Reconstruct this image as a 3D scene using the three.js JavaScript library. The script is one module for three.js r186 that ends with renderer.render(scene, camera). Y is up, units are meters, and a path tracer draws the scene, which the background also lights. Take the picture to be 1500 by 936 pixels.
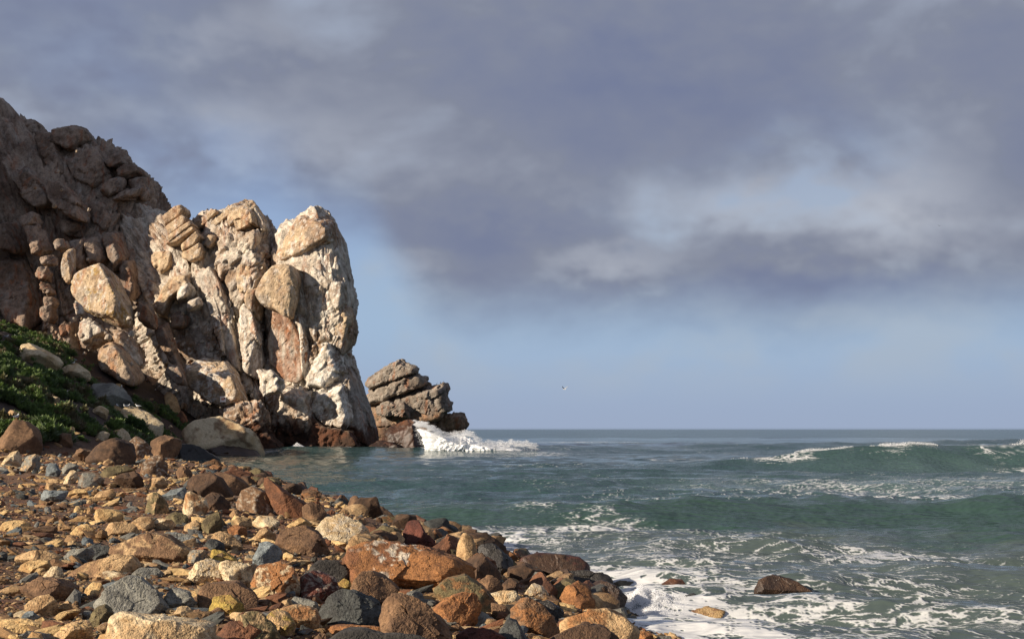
import * as THREE from 'three';
import { mergeGeometries } from 'three/addons/utils/BufferGeometryUtils.js';

// ------------------------------------------------------------------ camera, sky, sun, exposure
const EYE = 4.0, FOCAL = 1811, PW = 1500, PH = 936, HORIZON = 629;   // metres above the sea; photograph pixels
const scene = new THREE.Scene();
const camera = new THREE.PerspectiveCamera(2 * Math.atan(PH / 2 / FOCAL) * 180 / Math.PI, PW / PH, 0.5, 30000);
camera.position.set(0, EYE, 0);
camera.setViewOffset(PW, PH, 0, -(HORIZON - PH / 2), PW, PH);        // a lens shifted up: the camera itself is level
camera.lookAt(0, EYE, -10);

const renderer = new THREE.WebGLRenderer({ antialias: true });
renderer.toneMapping = THREE.LinearToneMapping;
renderer.toneMappingExposure = 1.45;
renderer.shadowMap.enabled = true;

const SUN = new THREE.Vector3(-0.84, 0.39, 0.40).normalize();
const sun = new THREE.DirectionalLight(new THREE.Color().setRGB(1.0, 0.87, 0.71), 5.0);
sun.position.copy(SUN).multiplyScalar(300); sun.position.z -= 90;
sun.target.position.set(0, 0, -90); scene.add(sun.target);
sun.castShadow = true; sun.shadow.mapSize.set(4096, 4096);
Object.assign(sun.shadow.camera, { left: -200, right: 200, top: 160, bottom: -160, near: 1, far: 700 });
scene.add(sun);

// ------------------------------------------------------------------ noise
function rng(seed) { let a = seed >>> 0; return () => { a = (a + 0x6D2B79F5) | 0; let t = Math.imul(a ^ (a >>> 15), 1 | a); t = (t + Math.imul(t ^ (t >>> 7), 61 | t)) ^ t; return ((t ^ (t >>> 14)) >>> 0) / 4294967296; }; }
const PERM = new Uint8Array(1024), VAL = new Float32Array(256);
{ const r = rng(77); const p = [...Array(256).keys()]; for (let i = 255; i > 0; i--) { const j = Math.floor(r() * (i + 1)); [p[i], p[j]] = [p[j], p[i]]; } for (let i = 0; i < 1024; i++) PERM[i] = p[i & 255]; for (let i = 0; i < 256; i++) VAL[i] = r() * 2 - 1; }
const G3 = new Float32Array([1,1,0,-1,1,0,1,-1,0,-1,-1,0,1,0,1,-1,0,1,1,0,-1,-1,0,-1,0,1,1,0,-1,1,0,1,-1,0,-1,-1,1,1,0,-1,1,0,0,-1,1,0,-1,-1]);
const fade = t => t * t * t * (t * (t * 6 - 15) + 10);
function noise3(x, y, z) {
  const X0 = Math.floor(x), Y0 = Math.floor(y), Z0 = Math.floor(z), X = X0 & 255, Y = Y0 & 255, Z = Z0 & 255;
  x -= X0; y -= Y0; z -= Z0;
  const u = fade(x), v = fade(y), w = fade(z);
  const A = PERM[X] + Y, AA = PERM[A] + Z, AB = PERM[A + 1] + Z, B = PERM[X + 1] + Y, BA = PERM[B] + Z, BB = PERM[B + 1] + Z;
  const g = (h, a, b, c) => { h = (h & 15) * 3; return G3[h] * a + G3[h + 1] * b + G3[h + 2] * c; };
  const x1 = g(PERM[AA], x, y, z), x2 = g(PERM[BA], x - 1, y, z), x3 = g(PERM[AB], x, y - 1, z), x4 = g(PERM[BB], x - 1, y - 1, z);
  const x5 = g(PERM[AA + 1], x, y, z - 1), x6 = g(PERM[BA + 1], x - 1, y, z - 1), x7 = g(PERM[AB + 1], x, y - 1, z - 1), x8 = g(PERM[BB + 1], x - 1, y - 1, z - 1);
  const a = x1 + u * (x2 - x1), b = x3 + u * (x4 - x3), c = x5 + u * (x6 - x5), d = x7 + u * (x8 - x7);
  const e = a + v * (b - a), f = c + v * (d - c);
  return e + w * (f - e);
}
function noise2(x, y) {
  const X0 = Math.floor(x), Y0 = Math.floor(y), X = X0 & 255, Y = Y0 & 255;
  x -= X0; y -= Y0;
  const u = fade(x), v = fade(y), A = PERM[X] + Y, B = PERM[X + 1] + Y;
  const g = (h, a, b) => { h = h & 7; return h < 4 ? ((h & 1) ? -a : a) + ((h & 2) ? -b : b) : h < 6 ? ((h & 1) ? -1.41 * a : 1.41 * a) : ((h & 1) ? -1.41 * b : 1.41 * b); };
  const a = g(PERM[A], x, y), b = g(PERM[B], x - 1, y), c = g(PERM[A + 1], x, y - 1), d = g(PERM[B + 1], x - 1, y - 1);
  const e = a + u * (b - a), f = c + u * (d - c);
  return e + v * (f - e);
}
function fbm3(x, y, z, o = 4) { let s = 0, a = 0.5; for (let i = 0; i < o; i++) { s += a * noise3(x, y, z); x = x * 2.03 + 17.1; y = y * 2.03 + 5.7; z = z * 2.03 + 31.3; a *= 0.5; } return s; }
function fbm2(x, y, o = 4) { let s = 0, a = 0.5; for (let i = 0; i < o; i++) { s += a * noise2(x, y); x = x * 2.03 + 17.1; y = y * 2.03 + 5.7; a *= 0.5; } return s; }
const W = new Float64Array(4);                                        // result of worley3: nearest, second nearest, cell value, height on the cell's own tilted face
function worley3(x, y, z) {
  const X = Math.floor(x), Y = Math.floor(y), Z = Math.floor(z); let f1 = 9, f2 = 9, id = 0, ax = 0, ay = 0, az = 0;
  for (let i = -1; i < 2; i++) for (let j = -1; j < 2; j++) for (let k = -1; k < 2; k++) {
    const cx = X + i, cy = Y + j, cz = Z + k, h = PERM[PERM[PERM[cx & 255] + (cy & 255)] + (cz & 255)];
    const dx = cx + 0.5 + 0.45 * VAL[h] - x, dy = cy + 0.5 + 0.45 * VAL[(h * 7 + 13) & 255] - y, dz = cz + 0.5 + 0.45 * VAL[(h * 13 + 101) & 255] - z;
    const d = dx * dx + dy * dy + dz * dz;
    if (d < f1) { f2 = f1; f1 = d; id = h; ax = dx; ay = dy; az = dz; } else if (d < f2) f2 = d;
  }
  W[0] = Math.sqrt(f1); W[1] = Math.sqrt(f2); W[2] = VAL[(id * 5 + 3) & 255]; W[3] = ax * VAL[(id * 11 + 29) & 255] + ay * VAL[(id * 17 + 71) & 255] + az * VAL[(id * 23 + 7) & 255]; return W;
}
const clamp = (x, a = 0, b = 1) => x < a ? a : x > b ? b : x;
const sstep = (a, b, x) => { const t = clamp((x - a) / (b - a)); return t * t * (3 - 2 * t); };
const lerp = (a, b, t) => a + (b - a) * t;
const mix3 = (a, b, t) => [a[0] + (b[0] - a[0]) * t, a[1] + (b[1] - a[1]) * t, a[2] + (b[2] - a[2]) * t];
function table(points) { return x => { if (x <= points[0][0]) return points[0][1]; for (let i = 1; i < points.length; i++) if (x <= points[i][0]) { const [a, b] = points[i - 1], [c, d] = points[i]; return lerp(b, d, (x - a) / (c - a)); } return points[points.length - 1][1]; }; }
const lin = c => { c /= 255; return c <= 0.04045 ? c / 12.92 : ((c + 0.055) / 1.055) ** 2.4; };
const rgb = (r, g, b) => [lin(r), lin(g), lin(b)];                    // an sRGB byte colour as linear values
const srgb8 = c => { c = clamp(c); return 255 * (c <= 0.0031308 ? c * 12.92 : 1.055 * c ** (1 / 2.4) - 0.055); };

// ------------------------------------------------------------------ the sky: thin clear air low down under a broken deck of grey stratus
const SKY_SCALE = 1 / 1.45;                                           // the exposure shows it as bright as the photograph does
function skyColor(az, el) {                                           // radians; az 0 straight out to sea
  const deg = 180 / Math.PI, A = az * deg, E = Math.max(el * deg, 0);
  const cx = Math.sin(az) * 3.2, cz = Math.cos(az) * 3.2, V = E * 0.1;  // a ring, so that the sky closes behind the camera
  const w1 = noise3(cx * 1.7 + 4, V * 1.3, cz * 1.7), w2 = noise3(cx * 1.7 + 9, V * 1.3 + 7, cz * 1.7);
  const n1 = fbm3(cx * 1.6 + w1 * 0.35, V * 1.5 + w2 * 0.35, cz * 1.6 + 2, 3) * 2;
  const n2 = fbm3(cx * 4.6 + w1 * 0.7 + 11, V * 4.2 + w2 * 0.7, cz * 4.6, 5) * 2;
  const n3 = fbm3(cx * 13 + w2 * 1.2 - 7, V * 13.5 + w1 * 1.2, cz * 13 + 3, 4) * 2;
  const n = 0.55 * n2 + 0.2 * n3;
  const at2 = (a, e, wa, we) => Math.exp(-(((A - a + 1.2 * n2) / wa) ** 2) - (((E - e + 0.6 * n3 + 0.5 * n1) / we) ** 2));
  // clear air: pale and grey at the horizon, bluer above
  let air = mix3(rgb(156, 171, 197), rgb(160, 184, 211), sstep(0, 5, E));
  air = mix3(air, rgb(141, 166, 207), sstep(5, 13, E));
  air = mix3(air, rgb(84, 120, 180), sstep(16, 60, E));
  air = mix3(air, rgb(172, 182, 194), 0.55 * sstep(-0.15, 0.75, n1 + 0.7 * n + 0.25) * sstep(0.8, 3.4, E));
  // the deck of cloud and its torn lower edge
  let edge = 5.5 + 0.7 * n1 + 1.0 * n;
  const bay = (a, w, d) => d * Math.exp(-(((A - a) / w) ** 2));
  edge += bay(-6.6, 1.8, 2.2) + bay(-10.5, 4, 4.6) + bay(-16, 4, 3.6) + bay(-2.5, 2.5, -0.3) + bay(13, 3, -0.5);
  let cover = sstep(edge - 1.9, edge + 2.4, E);
  const open = 0.7 * at2(11.0, 10.9, 4.4, 1.3) + 0.6 * at2(15.0, 12.4, 3.2, 1.6) + 0.5 * at2(-14, 12.0, 5.0, 1.8) + 0.35 * at2(-19, 16, 4, 2.5) + 0.4 * at2(6.6, 9.4, 2.2, 0.9) + 0.3 * sstep(0.25, 0.9, n1 + 0.4 * n);
  cover *= 1 - 0.85 * clamp(open * (0.8 + 1.5 * n));
  // its grey: thick parts darker and bluer, thin parts paler
  let t = 0.45 + 0.24 * n1 + 0.32 * n + 0.05 * sstep(20, 8, E);
  t += 0.55 * at2(4.6, 7.4, 2.6, 1.2) + 0.5 * at2(17.5, 10.0, 3.4, 1.7) + 0.3 * at2(-11.0, 13.2, 5.5, 2.2) + 0.5 * at2(10.5, 10.4, 4, 1.2) + 0.35 * at2(-4.6, 7.6, 2.4, 0.8) + 0.22 * at2(-12.5, 17.4, 3, 1.4);
  t -= 0.30 * at2(-1.2, 8.6, 3.6, 1.2) + 0.3 * at2(13.5, 6.3, 6, 1.0) + 0.16 * at2(8, 16, 9, 3);
  const cloud = t < 0.5 ? mix3(rgb(110, 119, 150), rgb(129, 135, 154), clamp(t / 0.5)) : mix3(rgb(128, 134, 152), rgb(184, 188, 198), clamp((t - 0.5) / 0.75));
  return mix3(air, cloud, cover * 0.95).map(v => v * SKY_SCALE);
}
{
  const w = 4096, h = 2048, data = new Float32Array(w * h * 4), below = rgb(96, 110, 124);
  for (let j = 0; j < h; j++) {
    const el = ((j + 0.5) / h - 0.5) * Math.PI, stride = el < -0.02 ? 0 : el > 0.6 ? 8 : 1;   // even fewer samples where the rows crowd towards the zenith
    let c = below;
    for (let i = 0; i < w; i++) {
      const k = (j * w + i) * 4;
      if (stride && i % stride === 0) { const phi = ((i + 0.5) / w - 0.5) * 2 * Math.PI; const x = Math.cos(phi), z = Math.sin(phi), az = Math.atan2(x, -z); if (stride > 1 || Math.abs(az) < 0.62 || i % 4 === 0) c = skyColor(az, el); }
      data[k] = c[0]; data[k + 1] = c[1]; data[k + 2] = c[2]; data[k + 3] = 1;
    }
  }
  const t = new THREE.DataTexture(data, w, h, THREE.RGBAFormat, THREE.FloatType);
  t.mapping = THREE.EquirectangularReflectionMapping; t.magFilter = t.minFilter = THREE.LinearFilter; t.colorSpace = THREE.LinearSRGBColorSpace; t.needsUpdate = true;
  scene.background = t; scene.environment = t;
}

// ------------------------------------------------------------------ textures: grain only
function tile(n, f, space) {                                          // f(i, j) in 0..1 -> [r, g, b] in 0..1
  const d = new Uint8Array(n * n * 4);
  for (let j = 0; j < n; j++) for (let i = 0; i < n; i++) { const c = f(i / n, j / n), k = (j * n + i) * 4; d[k] = clamp(c[0]) * 255; d[k + 1] = clamp(c[1]) * 255; d[k + 2] = clamp(c[2]) * 255; d[k + 3] = 255; }
  const t = new THREE.DataTexture(d, n, n); t.wrapS = t.wrapT = THREE.RepeatWrapping; t.magFilter = THREE.LinearFilter; t.minFilter = THREE.LinearMipmapLinearFilter; t.colorSpace = space || THREE.NoColorSpace; t.needsUpdate = true; return t;
}
// tileable 2-D noise: a torus in 4-D is overkill, so blend four shifted copies
function tnoise(u, v, f, o, s) {
  const a = fbm3(u * f, v * f, s, o), b = fbm3((u - 1) * f, v * f, s, o), c = fbm3(u * f, (v - 1) * f, s, o), d = fbm3((u - 1) * f, (v - 1) * f, s, o);
  const iu = 1 - u, iv = 1 - v, q = Math.sqrt(iu * iu * iv * iv + u * u * iv * iv + iu * iu * v * v + u * u * v * v);
  return (a * iu * iv + b * u * iv + c * iu * v + d * u * v) / q;
}
const grainMap = tile(512, (u, v) => { const a = tnoise(u, v, 9, 4, 1.3), b = tnoise(u, v, 70, 2, 7.7), e = tnoise(u, v, 26, 3, 3.9), s = b > 0.24 ? 0.12 : b < -0.22 ? -0.2 : 0; const g = 0.91 + 0.3 * a + 0.2 * b + 0.26 * e + s; return [g, g * 0.992, g * 0.98]; }, THREE.SRGBColorSpace);
const grainBump = tile(512, (u, v) => { const a = tnoise(u, v, 6, 5, 3.1), b = tnoise(u, v, 38, 3, 9.2); const g = 0.5 + 0.3 * a + 0.3 * b - 0.3 * sstep(0.2, 0.4, b); return [g, g, g]; });
const cliffMap = tile(512, (u, v) => { const a = tnoise(u, v, 9, 5, 11.3), b = tnoise(u, v, 40, 3, 4.4); const g = 0.93 + 0.4 * a + 0.3 * b; return [g, g * 0.99, g * 0.975]; }, THREE.SRGBColorSpace);
const cliffBump = tile(512, (u, v) => { const a = tnoise(u, v, 5, 5, 2.2), b = tnoise(u, v, 34, 3, 8.3), c = tnoise(u, v, 15, 2, 5.6); const g = 0.5 + 0.5 * a + 0.22 * b - 0.25 * sstep(0.12, 0.3, c); return [g, g, g]; });
const M = {
  rock: new THREE.MeshStandardMaterial({ name: 'beach_rock', vertexColors: true, map: grainMap, bumpMap: grainBump, bumpScale: 0.045, roughness: 0.92 }),
  wet: new THREE.MeshStandardMaterial({ name: 'wet_rock', vertexColors: true, map: grainMap, bumpMap: grainBump, bumpScale: 0.04, color: new THREE.Color().setRGB(0.62, 0.6, 0.58), roughness: 0.55 }),
  cliff: new THREE.MeshStandardMaterial({ name: 'cliff_rock', vertexColors: true, map: cliffMap, bumpMap: cliffBump, bumpScale: 0.4, roughness: 0.95 }),
};

// ------------------------------------------------------------------ objects, names, labels
const taken = {};
function numbered(n) { const k = taken[n] = (taken[n] ?? -1) + 1; return k ? `${n}_${String(k).padStart(3, '0')}` : n; }
function add(o, name, label, category, group) { o.name = numbered(name); o.userData = { ...o.userData, label, category }; if (group) o.userData.group = group; o.traverse(c => { c.castShadow = c.receiveShadow = true; }); scene.add(o); return o; }
function setting(o, name, kind = 'structure') { o.name = numbered(name); o.userData.kind = kind; o.traverse(c => { c.castShadow = c.receiveShadow = true; }); scene.add(o); return o; }
const at = (px, py, d) => new THREE.Vector3((px - 750) / FOCAL * d, EYE + (HORIZON - py) / FOCAL * d, -d);

// ------------------------------------------------------------------ ground heights
const shore = table([[0, 14], [12, 8], [20, 4.6], [24, 3.3], [33, 2.0], [45, -1.5], [60, -8], [75, -12], [95, -19], [120, -29], [150, -41], [175, -46], [200, -51], [230, -50], [300, -45]]);
const beachRise = table([[-40, -4], [-10, -2.2], [-3, -0.8], [0, -0.05], [3, 0.8], [6, 1.45], [10, 1.85], [30, 2.1], [120, 3]]);
function slopeRise(x, z) {
  const d = -z, start = Math.max(36.5, -shore(d) + 1), s = Math.max(0, -x - start - 1.5 * noise2(z * 0.07, 3.3));
  const rise = s * lerp(0.43, 0.62, sstep(120, 190, d)) * sstep(80, 108, d);
  return rise < 14 ? rise : 14 + 7 * (1 - Math.exp(-(rise - 14) / 7));   // the bank eases off into a shelf below the mountain
}
function groundH(x, z) {
  const u = shore(-z) - x, s = slopeRise(x, z);
  return beachRise(u) + s + 0.10 * noise2(x * 0.35, z * 0.35) + 0.05 * noise2(x * 1.3, z * 1.3) + Math.min(s, 3) * 0.35 * fbm2(x * 0.22, z * 0.22, 4);
}
function hit(px, py, floor = -0.12) {                                 // how far out the ground (or the water's edge) lies under that sight line
  let d = 8; const a = (px - 750) / FOCAL, b = (py - HORIZON) / FOCAL;
  for (; d < 330; d *= 1.003) if (EYE - b * d <= Math.max(groundH(a * d, -d), floor)) break;
  return d;
}
// ------------------------------------------------------------------ rocks: a closed body round an outline, cut by planes, weathered by noise
const balls = {}; let triangles = 0;
function ball(n) {                                                     // unit directions of a cube-sphere, n cells along an edge
  if (balls[n]) return balls[n];
  const ids = new Map(), dirs = [], index = [];
  const id = (x, y, z) => { const k = (x * (n + 1) + y) * (n + 1) + z; let v = ids.get(k); if (v === undefined) { v = dirs.length / 3; ids.set(k, v); const w = t => Math.tan((t / n - 0.5) * Math.PI / 2); const a = w(x), b = w(y), c = w(z), l = Math.hypot(a, b, c); dirs.push(a / l, b / l, c / l); } return v; };
  const quad = (a, b, c, d) => index.push(a, b, c, a, c, d);
  for (let i = 0; i < n; i++) for (let j = 0; j < n; j++) {
    quad(id(i, j, n), id(i + 1, j, n), id(i + 1, j + 1, n), id(i, j + 1, n));
    quad(id(i, j + 1, 0), id(i + 1, j + 1, 0), id(i + 1, j, 0), id(i, j, 0));
    quad(id(i, n, j), id(i, n, j + 1), id(i + 1, n, j + 1), id(i + 1, n, j));
    quad(id(i, 0, j), id(i + 1, 0, j), id(i + 1, 0, j + 1), id(i, 0, j + 1));
    quad(id(n, i, j), id(n, i + 1, j), id(n, i + 1, j + 1), id(n, i, j + 1));
    quad(id(0, i, j + 1), id(0, i + 1, j + 1), id(0, i + 1, j), id(0, i, j));
  }
  return balls[n] = { dirs: new Float32Array(dirs), index };
}
function radii(poly, soft = 1) {                                       // outline as a radius for each direction round its middle
  let A = 0, cx = 0, cy = 0;
  for (let i = 0; i < poly.length; i++) { const [a, b] = poly[i], [c, d] = poly[(i + 1) % poly.length], w = a * d - c * b; A += w; cx += (a + c) * w; cy += (b + d) * w; }
  cx /= 3 * A; cy /= 3 * A;
  const N = 180, R = new Float32Array(N);
  for (let k = 0; k < N; k++) {
    const t = k / N * 2 * Math.PI, dx = Math.cos(t), dy = Math.sin(t); let best = 0;
    for (let i = 0; i < poly.length; i++) {
      const ax = poly[i][0] - cx, ay = poly[i][1] - cy, bx = poly[(i + 1) % poly.length][0] - cx, by = poly[(i + 1) % poly.length][1] - cy, ex = bx - ax, ey = by - ay, den = dx * ey - dy * ex;
      if (Math.abs(den) < 1e-9) continue;
      const s = (ax * ey - ay * ex) / den, q = (ax * dy - ay * dx) / den;
      if (s > 0 && q >= -1e-6 && q <= 1 + 1e-6) best = Math.max(best, s);
    }
    R[k] = best;
  }
  let S = R; for (let p = 0; p < soft; p++) { const T = new Float32Array(N); for (let k = 0; k < N; k++) T[k] = (S[(k + N - 2) % N] + 2 * S[(k + N - 1) % N] + 3 * S[k] + 2 * S[(k + 1) % N] + S[(k + 2) % N]) / 9; S = T; }
  return { cx, cy, R: S, at: t => { const f = (t / (2 * Math.PI) * N + N * 4) % N, i = Math.floor(f); return lerp(S[i], S[(i + 1) % N], f - i); } };
}
function creased(pos, index, uvScale, color) {                           // like finish(), but edges sharper than about 32 degrees stay sharp
  const nf = index.length / 3, fn = new Float32Array(nf * 3), nv = pos.length / 3, first = new Int32Array(nv + 1);
  for (let k = 0; k < nf; k++) {
    const a = index[k * 3] * 3, b = index[k * 3 + 1] * 3, c = index[k * 3 + 2] * 3, ux = pos[b] - pos[a], uy = pos[b + 1] - pos[a + 1], uz = pos[b + 2] - pos[a + 2], vx = pos[c] - pos[a], vy = pos[c + 1] - pos[a + 1], vz = pos[c + 2] - pos[a + 2];
    const x = uy * vz - uz * vy, y = uz * vx - ux * vz, z = ux * vy - uy * vx, l = Math.hypot(x, y, z) || 1; fn[k * 3] = x / l; fn[k * 3 + 1] = y / l; fn[k * 3 + 2] = z / l;
    for (let q = 0; q < 3; q++) first[index[k * 3 + q] + 1]++;
  }
  for (let v = 0; v < nv; v++) first[v + 1] += first[v];
  const at = first.slice(), list = new Int32Array(index.length); for (let k = 0; k < index.length; k++) list[at[index[k]]++] = (k / 3) | 0;
  const P = new Float32Array(index.length * 3), N = new Float32Array(index.length * 3), U = new Float32Array(index.length * 2), C = new Float32Array(index.length * 3), tint = new Float32Array(nv * 3).fill(-1);
  for (let k = 0; k < nf; k++) {
    const X = fn[k * 3], Y = fn[k * 3 + 1], Z = fn[k * 3 + 2], ax = Math.abs(X) > Math.abs(Y) && Math.abs(X) > Math.abs(Z) ? 0 : Math.abs(Y) > Math.abs(Z) ? 1 : 2;
    for (let q = 0; q < 3; q++) {
      const v = index[k * 3 + q], i = v * 3, o = (k * 3 + q) * 3; let x = 0, y = 0, z = 0;
      for (let e = first[v]; e < first[v + 1]; e++) { const f = list[e] * 3; if (fn[f] * X + fn[f + 1] * Y + fn[f + 2] * Z > 0.85) { x += fn[f]; y += fn[f + 1]; z += fn[f + 2]; } }
      const l = Math.hypot(x, y, z) || 1; P[o] = pos[i]; P[o + 1] = pos[i + 1]; P[o + 2] = pos[i + 2]; N[o] = x / l; N[o + 1] = y / l; N[o + 2] = z / l;
      const u = (k * 3 + q) * 2; if (ax === 0) { U[u] = pos[i + 2] * uvScale; U[u + 1] = pos[i + 1] * uvScale; } else if (ax === 1) { U[u] = pos[i] * uvScale + 0.37; U[u + 1] = pos[i + 2] * uvScale; } else { U[u] = pos[i] * uvScale; U[u + 1] = pos[i + 1] * uvScale + 0.21; }
      if (tint[i] < 0) { const c = color(pos[i], pos[i + 1], pos[i + 2]); tint[i] = c[0]; tint[i + 1] = c[1]; tint[i + 2] = c[2]; }
      C[o] = tint[i]; C[o + 1] = tint[i + 1]; C[o + 2] = tint[i + 2];
    }
  }
  const g = new THREE.BufferGeometry(); g.setAttribute('position', new THREE.BufferAttribute(P, 3)); g.setAttribute('normal', new THREE.BufferAttribute(N, 3)); g.setAttribute('uv', new THREE.BufferAttribute(U, 2)); g.setAttribute('color', new THREE.BufferAttribute(C, 3));
  return g;
}
function finish(pos, index, uvScale, color) {                           // normals, box-projected uv in metres, vertex colours
  const nv = pos.length / 3, nor = new Float32Array(pos.length);
  for (let k = 0; k < index.length; k += 3) {
    const a = index[k] * 3, b = index[k + 1] * 3, c = index[k + 2] * 3;
    const ux = pos[b] - pos[a], uy = pos[b + 1] - pos[a + 1], uz = pos[b + 2] - pos[a + 2], vx = pos[c] - pos[a], vy = pos[c + 1] - pos[a + 1], vz = pos[c + 2] - pos[a + 2];
    const x = uy * vz - uz * vy, y = uz * vx - ux * vz, z = ux * vy - uy * vx;
    for (const i of [a, b, c]) { nor[i] += x; nor[i + 1] += y; nor[i + 2] += z; }
  }
  for (let i = 0; i < nv * 3; i += 3) { const l = Math.hypot(nor[i], nor[i + 1], nor[i + 2]) || 1; nor[i] /= l; nor[i + 1] /= l; nor[i + 2] /= l; }
  const slot = new Int32Array(nv * 3).fill(-1), P = [], Nn = [], U = [], C = [], I = new Uint32Array(index.length);
  for (let k = 0; k < index.length; k += 3) {
    let x = 0, y = 0, z = 0; for (let q = 0; q < 3; q++) { const i = index[k + q] * 3; x += nor[i]; y += nor[i + 1]; z += nor[i + 2]; }
    const ax = Math.abs(x) > Math.abs(y) && Math.abs(x) > Math.abs(z) ? 0 : Math.abs(y) > Math.abs(z) ? 1 : 2;
    for (let q = 0; q < 3; q++) {
      const v = index[k + q], key = v * 3 + ax;
      if (slot[key] < 0) {
        slot[key] = P.length / 3; const i = v * 3;
        P.push(pos[i], pos[i + 1], pos[i + 2]); Nn.push(nor[i], nor[i + 1], nor[i + 2]);
        if (ax === 0) U.push(pos[i + 2] * uvScale, pos[i + 1] * uvScale); else if (ax === 1) U.push(pos[i] * uvScale + 0.37, pos[i + 2] * uvScale); else U.push(pos[i] * uvScale, pos[i + 1] * uvScale + 0.21);
        const c = color(pos[i], pos[i + 1], pos[i + 2], nor[i], nor[i + 1], nor[i + 2]); C.push(c[0], c[1], c[2]);
      }
      I[k + q] = slot[key];
    }
  }
  const g = new THREE.BufferGeometry();
  g.setAttribute('position', new THREE.Float32BufferAttribute(P, 3)); g.setAttribute('normal', new THREE.Float32BufferAttribute(Nn, 3));
  g.setAttribute('uv', new THREE.Float32BufferAttribute(U, 2)); g.setAttribute('color', new THREE.Float32BufferAttribute(C, 3)); g.setIndex(new THREE.BufferAttribute(I, 1));
  return g;
}
/* outline: [[x, y] ...] in metres in the rock's own upright plane; o: thick (half depth), n (cells), seed, power, planes, sharp, rough, bed, soft, uv, warp(p, dir) -> extra radius, color(p, n) */
function rockGeometry(outline, o) {
  const r = rng(o.seed), prof = radii(outline, o.soft ?? 1), B = ball(o.n), nv = B.dirs.length / 3, pos = new Float32Array(nv * 3), p = o.power ?? 6, T = o.thick;
  const base = (x, y, z) => { const s = Math.hypot(x, y), R = prof.at(Math.atan2(y, x)); return ((s / R) ** p + (Math.abs(z) / T) ** p) ** (-1 / p); };
  // facets that start at the outline and rise to the front or back: f = how far in they bite, e = how flat they lie
  const planes = [], J = () => r() - 0.5, k = o.planes ?? 5, slope = o.slope ?? 1, N = prof.R.length;
  const facet = (t, e, f) => { let sup = 0; const cx = Math.cos(t), cy = Math.sin(t); for (let i = 0; i < N; i++) { const a = i / N * 2 * Math.PI; sup = Math.max(sup, prof.R[i] * (Math.cos(a) * cx + Math.sin(a) * cy)); } const l = Math.hypot(1, e); planes.push([cx / l, cy / l, e / l, f * sup / l]); };
  if (k > 0) {
    facet(2.85 + 0.8 * J(), slope * (0.5 + 0.8 * r()), 0.94 + 0.08 * r()); facet(0.1 + 0.7 * J(), slope * (0.45 + 0.75 * r()), 0.92 + 0.08 * r()); facet(1.57 + 0.8 * J(), slope * (0.5 + 0.9 * r()), 0.94 + 0.08 * r());
    for (let i = 3; i < k; i++) facet(6.28 * r(), slope * (0.3 + 1.3 * r()), 0.86 + 0.16 * r());
    for (let i = 0; i < 4; i++) facet(6.28 * r(), -slope * (0.3 + r()), 0.9 + 0.12 * r());
    { const a = 0.5 * J(), b = 0.3 * J(), l = Math.hypot(a, b, 1); planes.push([a / l, b / l, 1 / l, T * (0.78 + 0.16 * r())]); }
  }
  const kk = o.sharp ?? 40, size = Math.sqrt(Math.abs(prof.at(0) * prof.at(Math.PI / 2))) || 1, ox = r() * 90, oy = r() * 90, oz = r() * 90, rough = o.rough ?? 0.05, bed = o.bed, chip = o.chip ?? 0;
  for (let i = 0; i < nv; i++) {
    const x = B.dirs[i * 3], y = B.dirs[i * 3 + 1], z = B.dirs[i * 3 + 2]; let q = base(x, y, z); const b0 = q; let s = 1;
    for (const [a, b, c, d] of planes) { const e = a * x + b * y + c * z; if (e > 0.05) s += (b0 * e / d) ** kk; }
    q *= s ** (-1 / kk);
    const X = x * q / size, Y = y * q / size, Z = z * q / size;
    let dn = rough * (0.8 * fbm3(X * 1.3 + ox, Y * 1.3 + oy, Z * 1.3 + oz, 3) + 0.7 * (0.32 - Math.abs(noise3(X * 2.9 + oy, Y * 2.9 + oz, Z * 2.9 + ox))) + 0.5 * fbm3(X * 7 + oz, Y * 7 + ox, Z * 7 + oy, 2));
    if (chip) { worley3(X * 1.5 + ox, Y * 1.7 + oy, Z * 1.5 + oz); dn += chip * (0.05 * W[2] + 0.14 * W[3]); worley3(X * 4 + oz, Y * 4 + ox, Z * 4 + oy); dn += chip * (0.012 * W[2] + 0.05 * W[3]); }
    if (bed) { const t = (X * bed[0] + Y * bed[1] + Z * bed[2]) * bed[3] + 0.35 * noise3(X * 1.5 + ox, Y * 1.5, Z * 1.5) + oy, f = t - Math.floor(t), v = VAL[Math.floor(t) & 255]; dn += bed[4] * (0.6 * v - 1.1 * Math.exp(-(((f - 0.5) / 0.09) ** 2))); }
    q += dn * size;
    if (o.warp) q += o.warp(x * q + prof.cx, y * q + prof.cy, z * q);
    pos[i * 3] = x * q + prof.cx; pos[i * 3 + 1] = y * q + prof.cy; pos[i * 3 + 2] = z * q + (o.lean ?? 0) * y * q + (o.turn ?? 0) * x * q;
  }
  triangles += B.index.length / 3;
  return (o.crease ? creased : finish)(pos, B.index, o.uv ?? 1, o.color);
}
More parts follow.
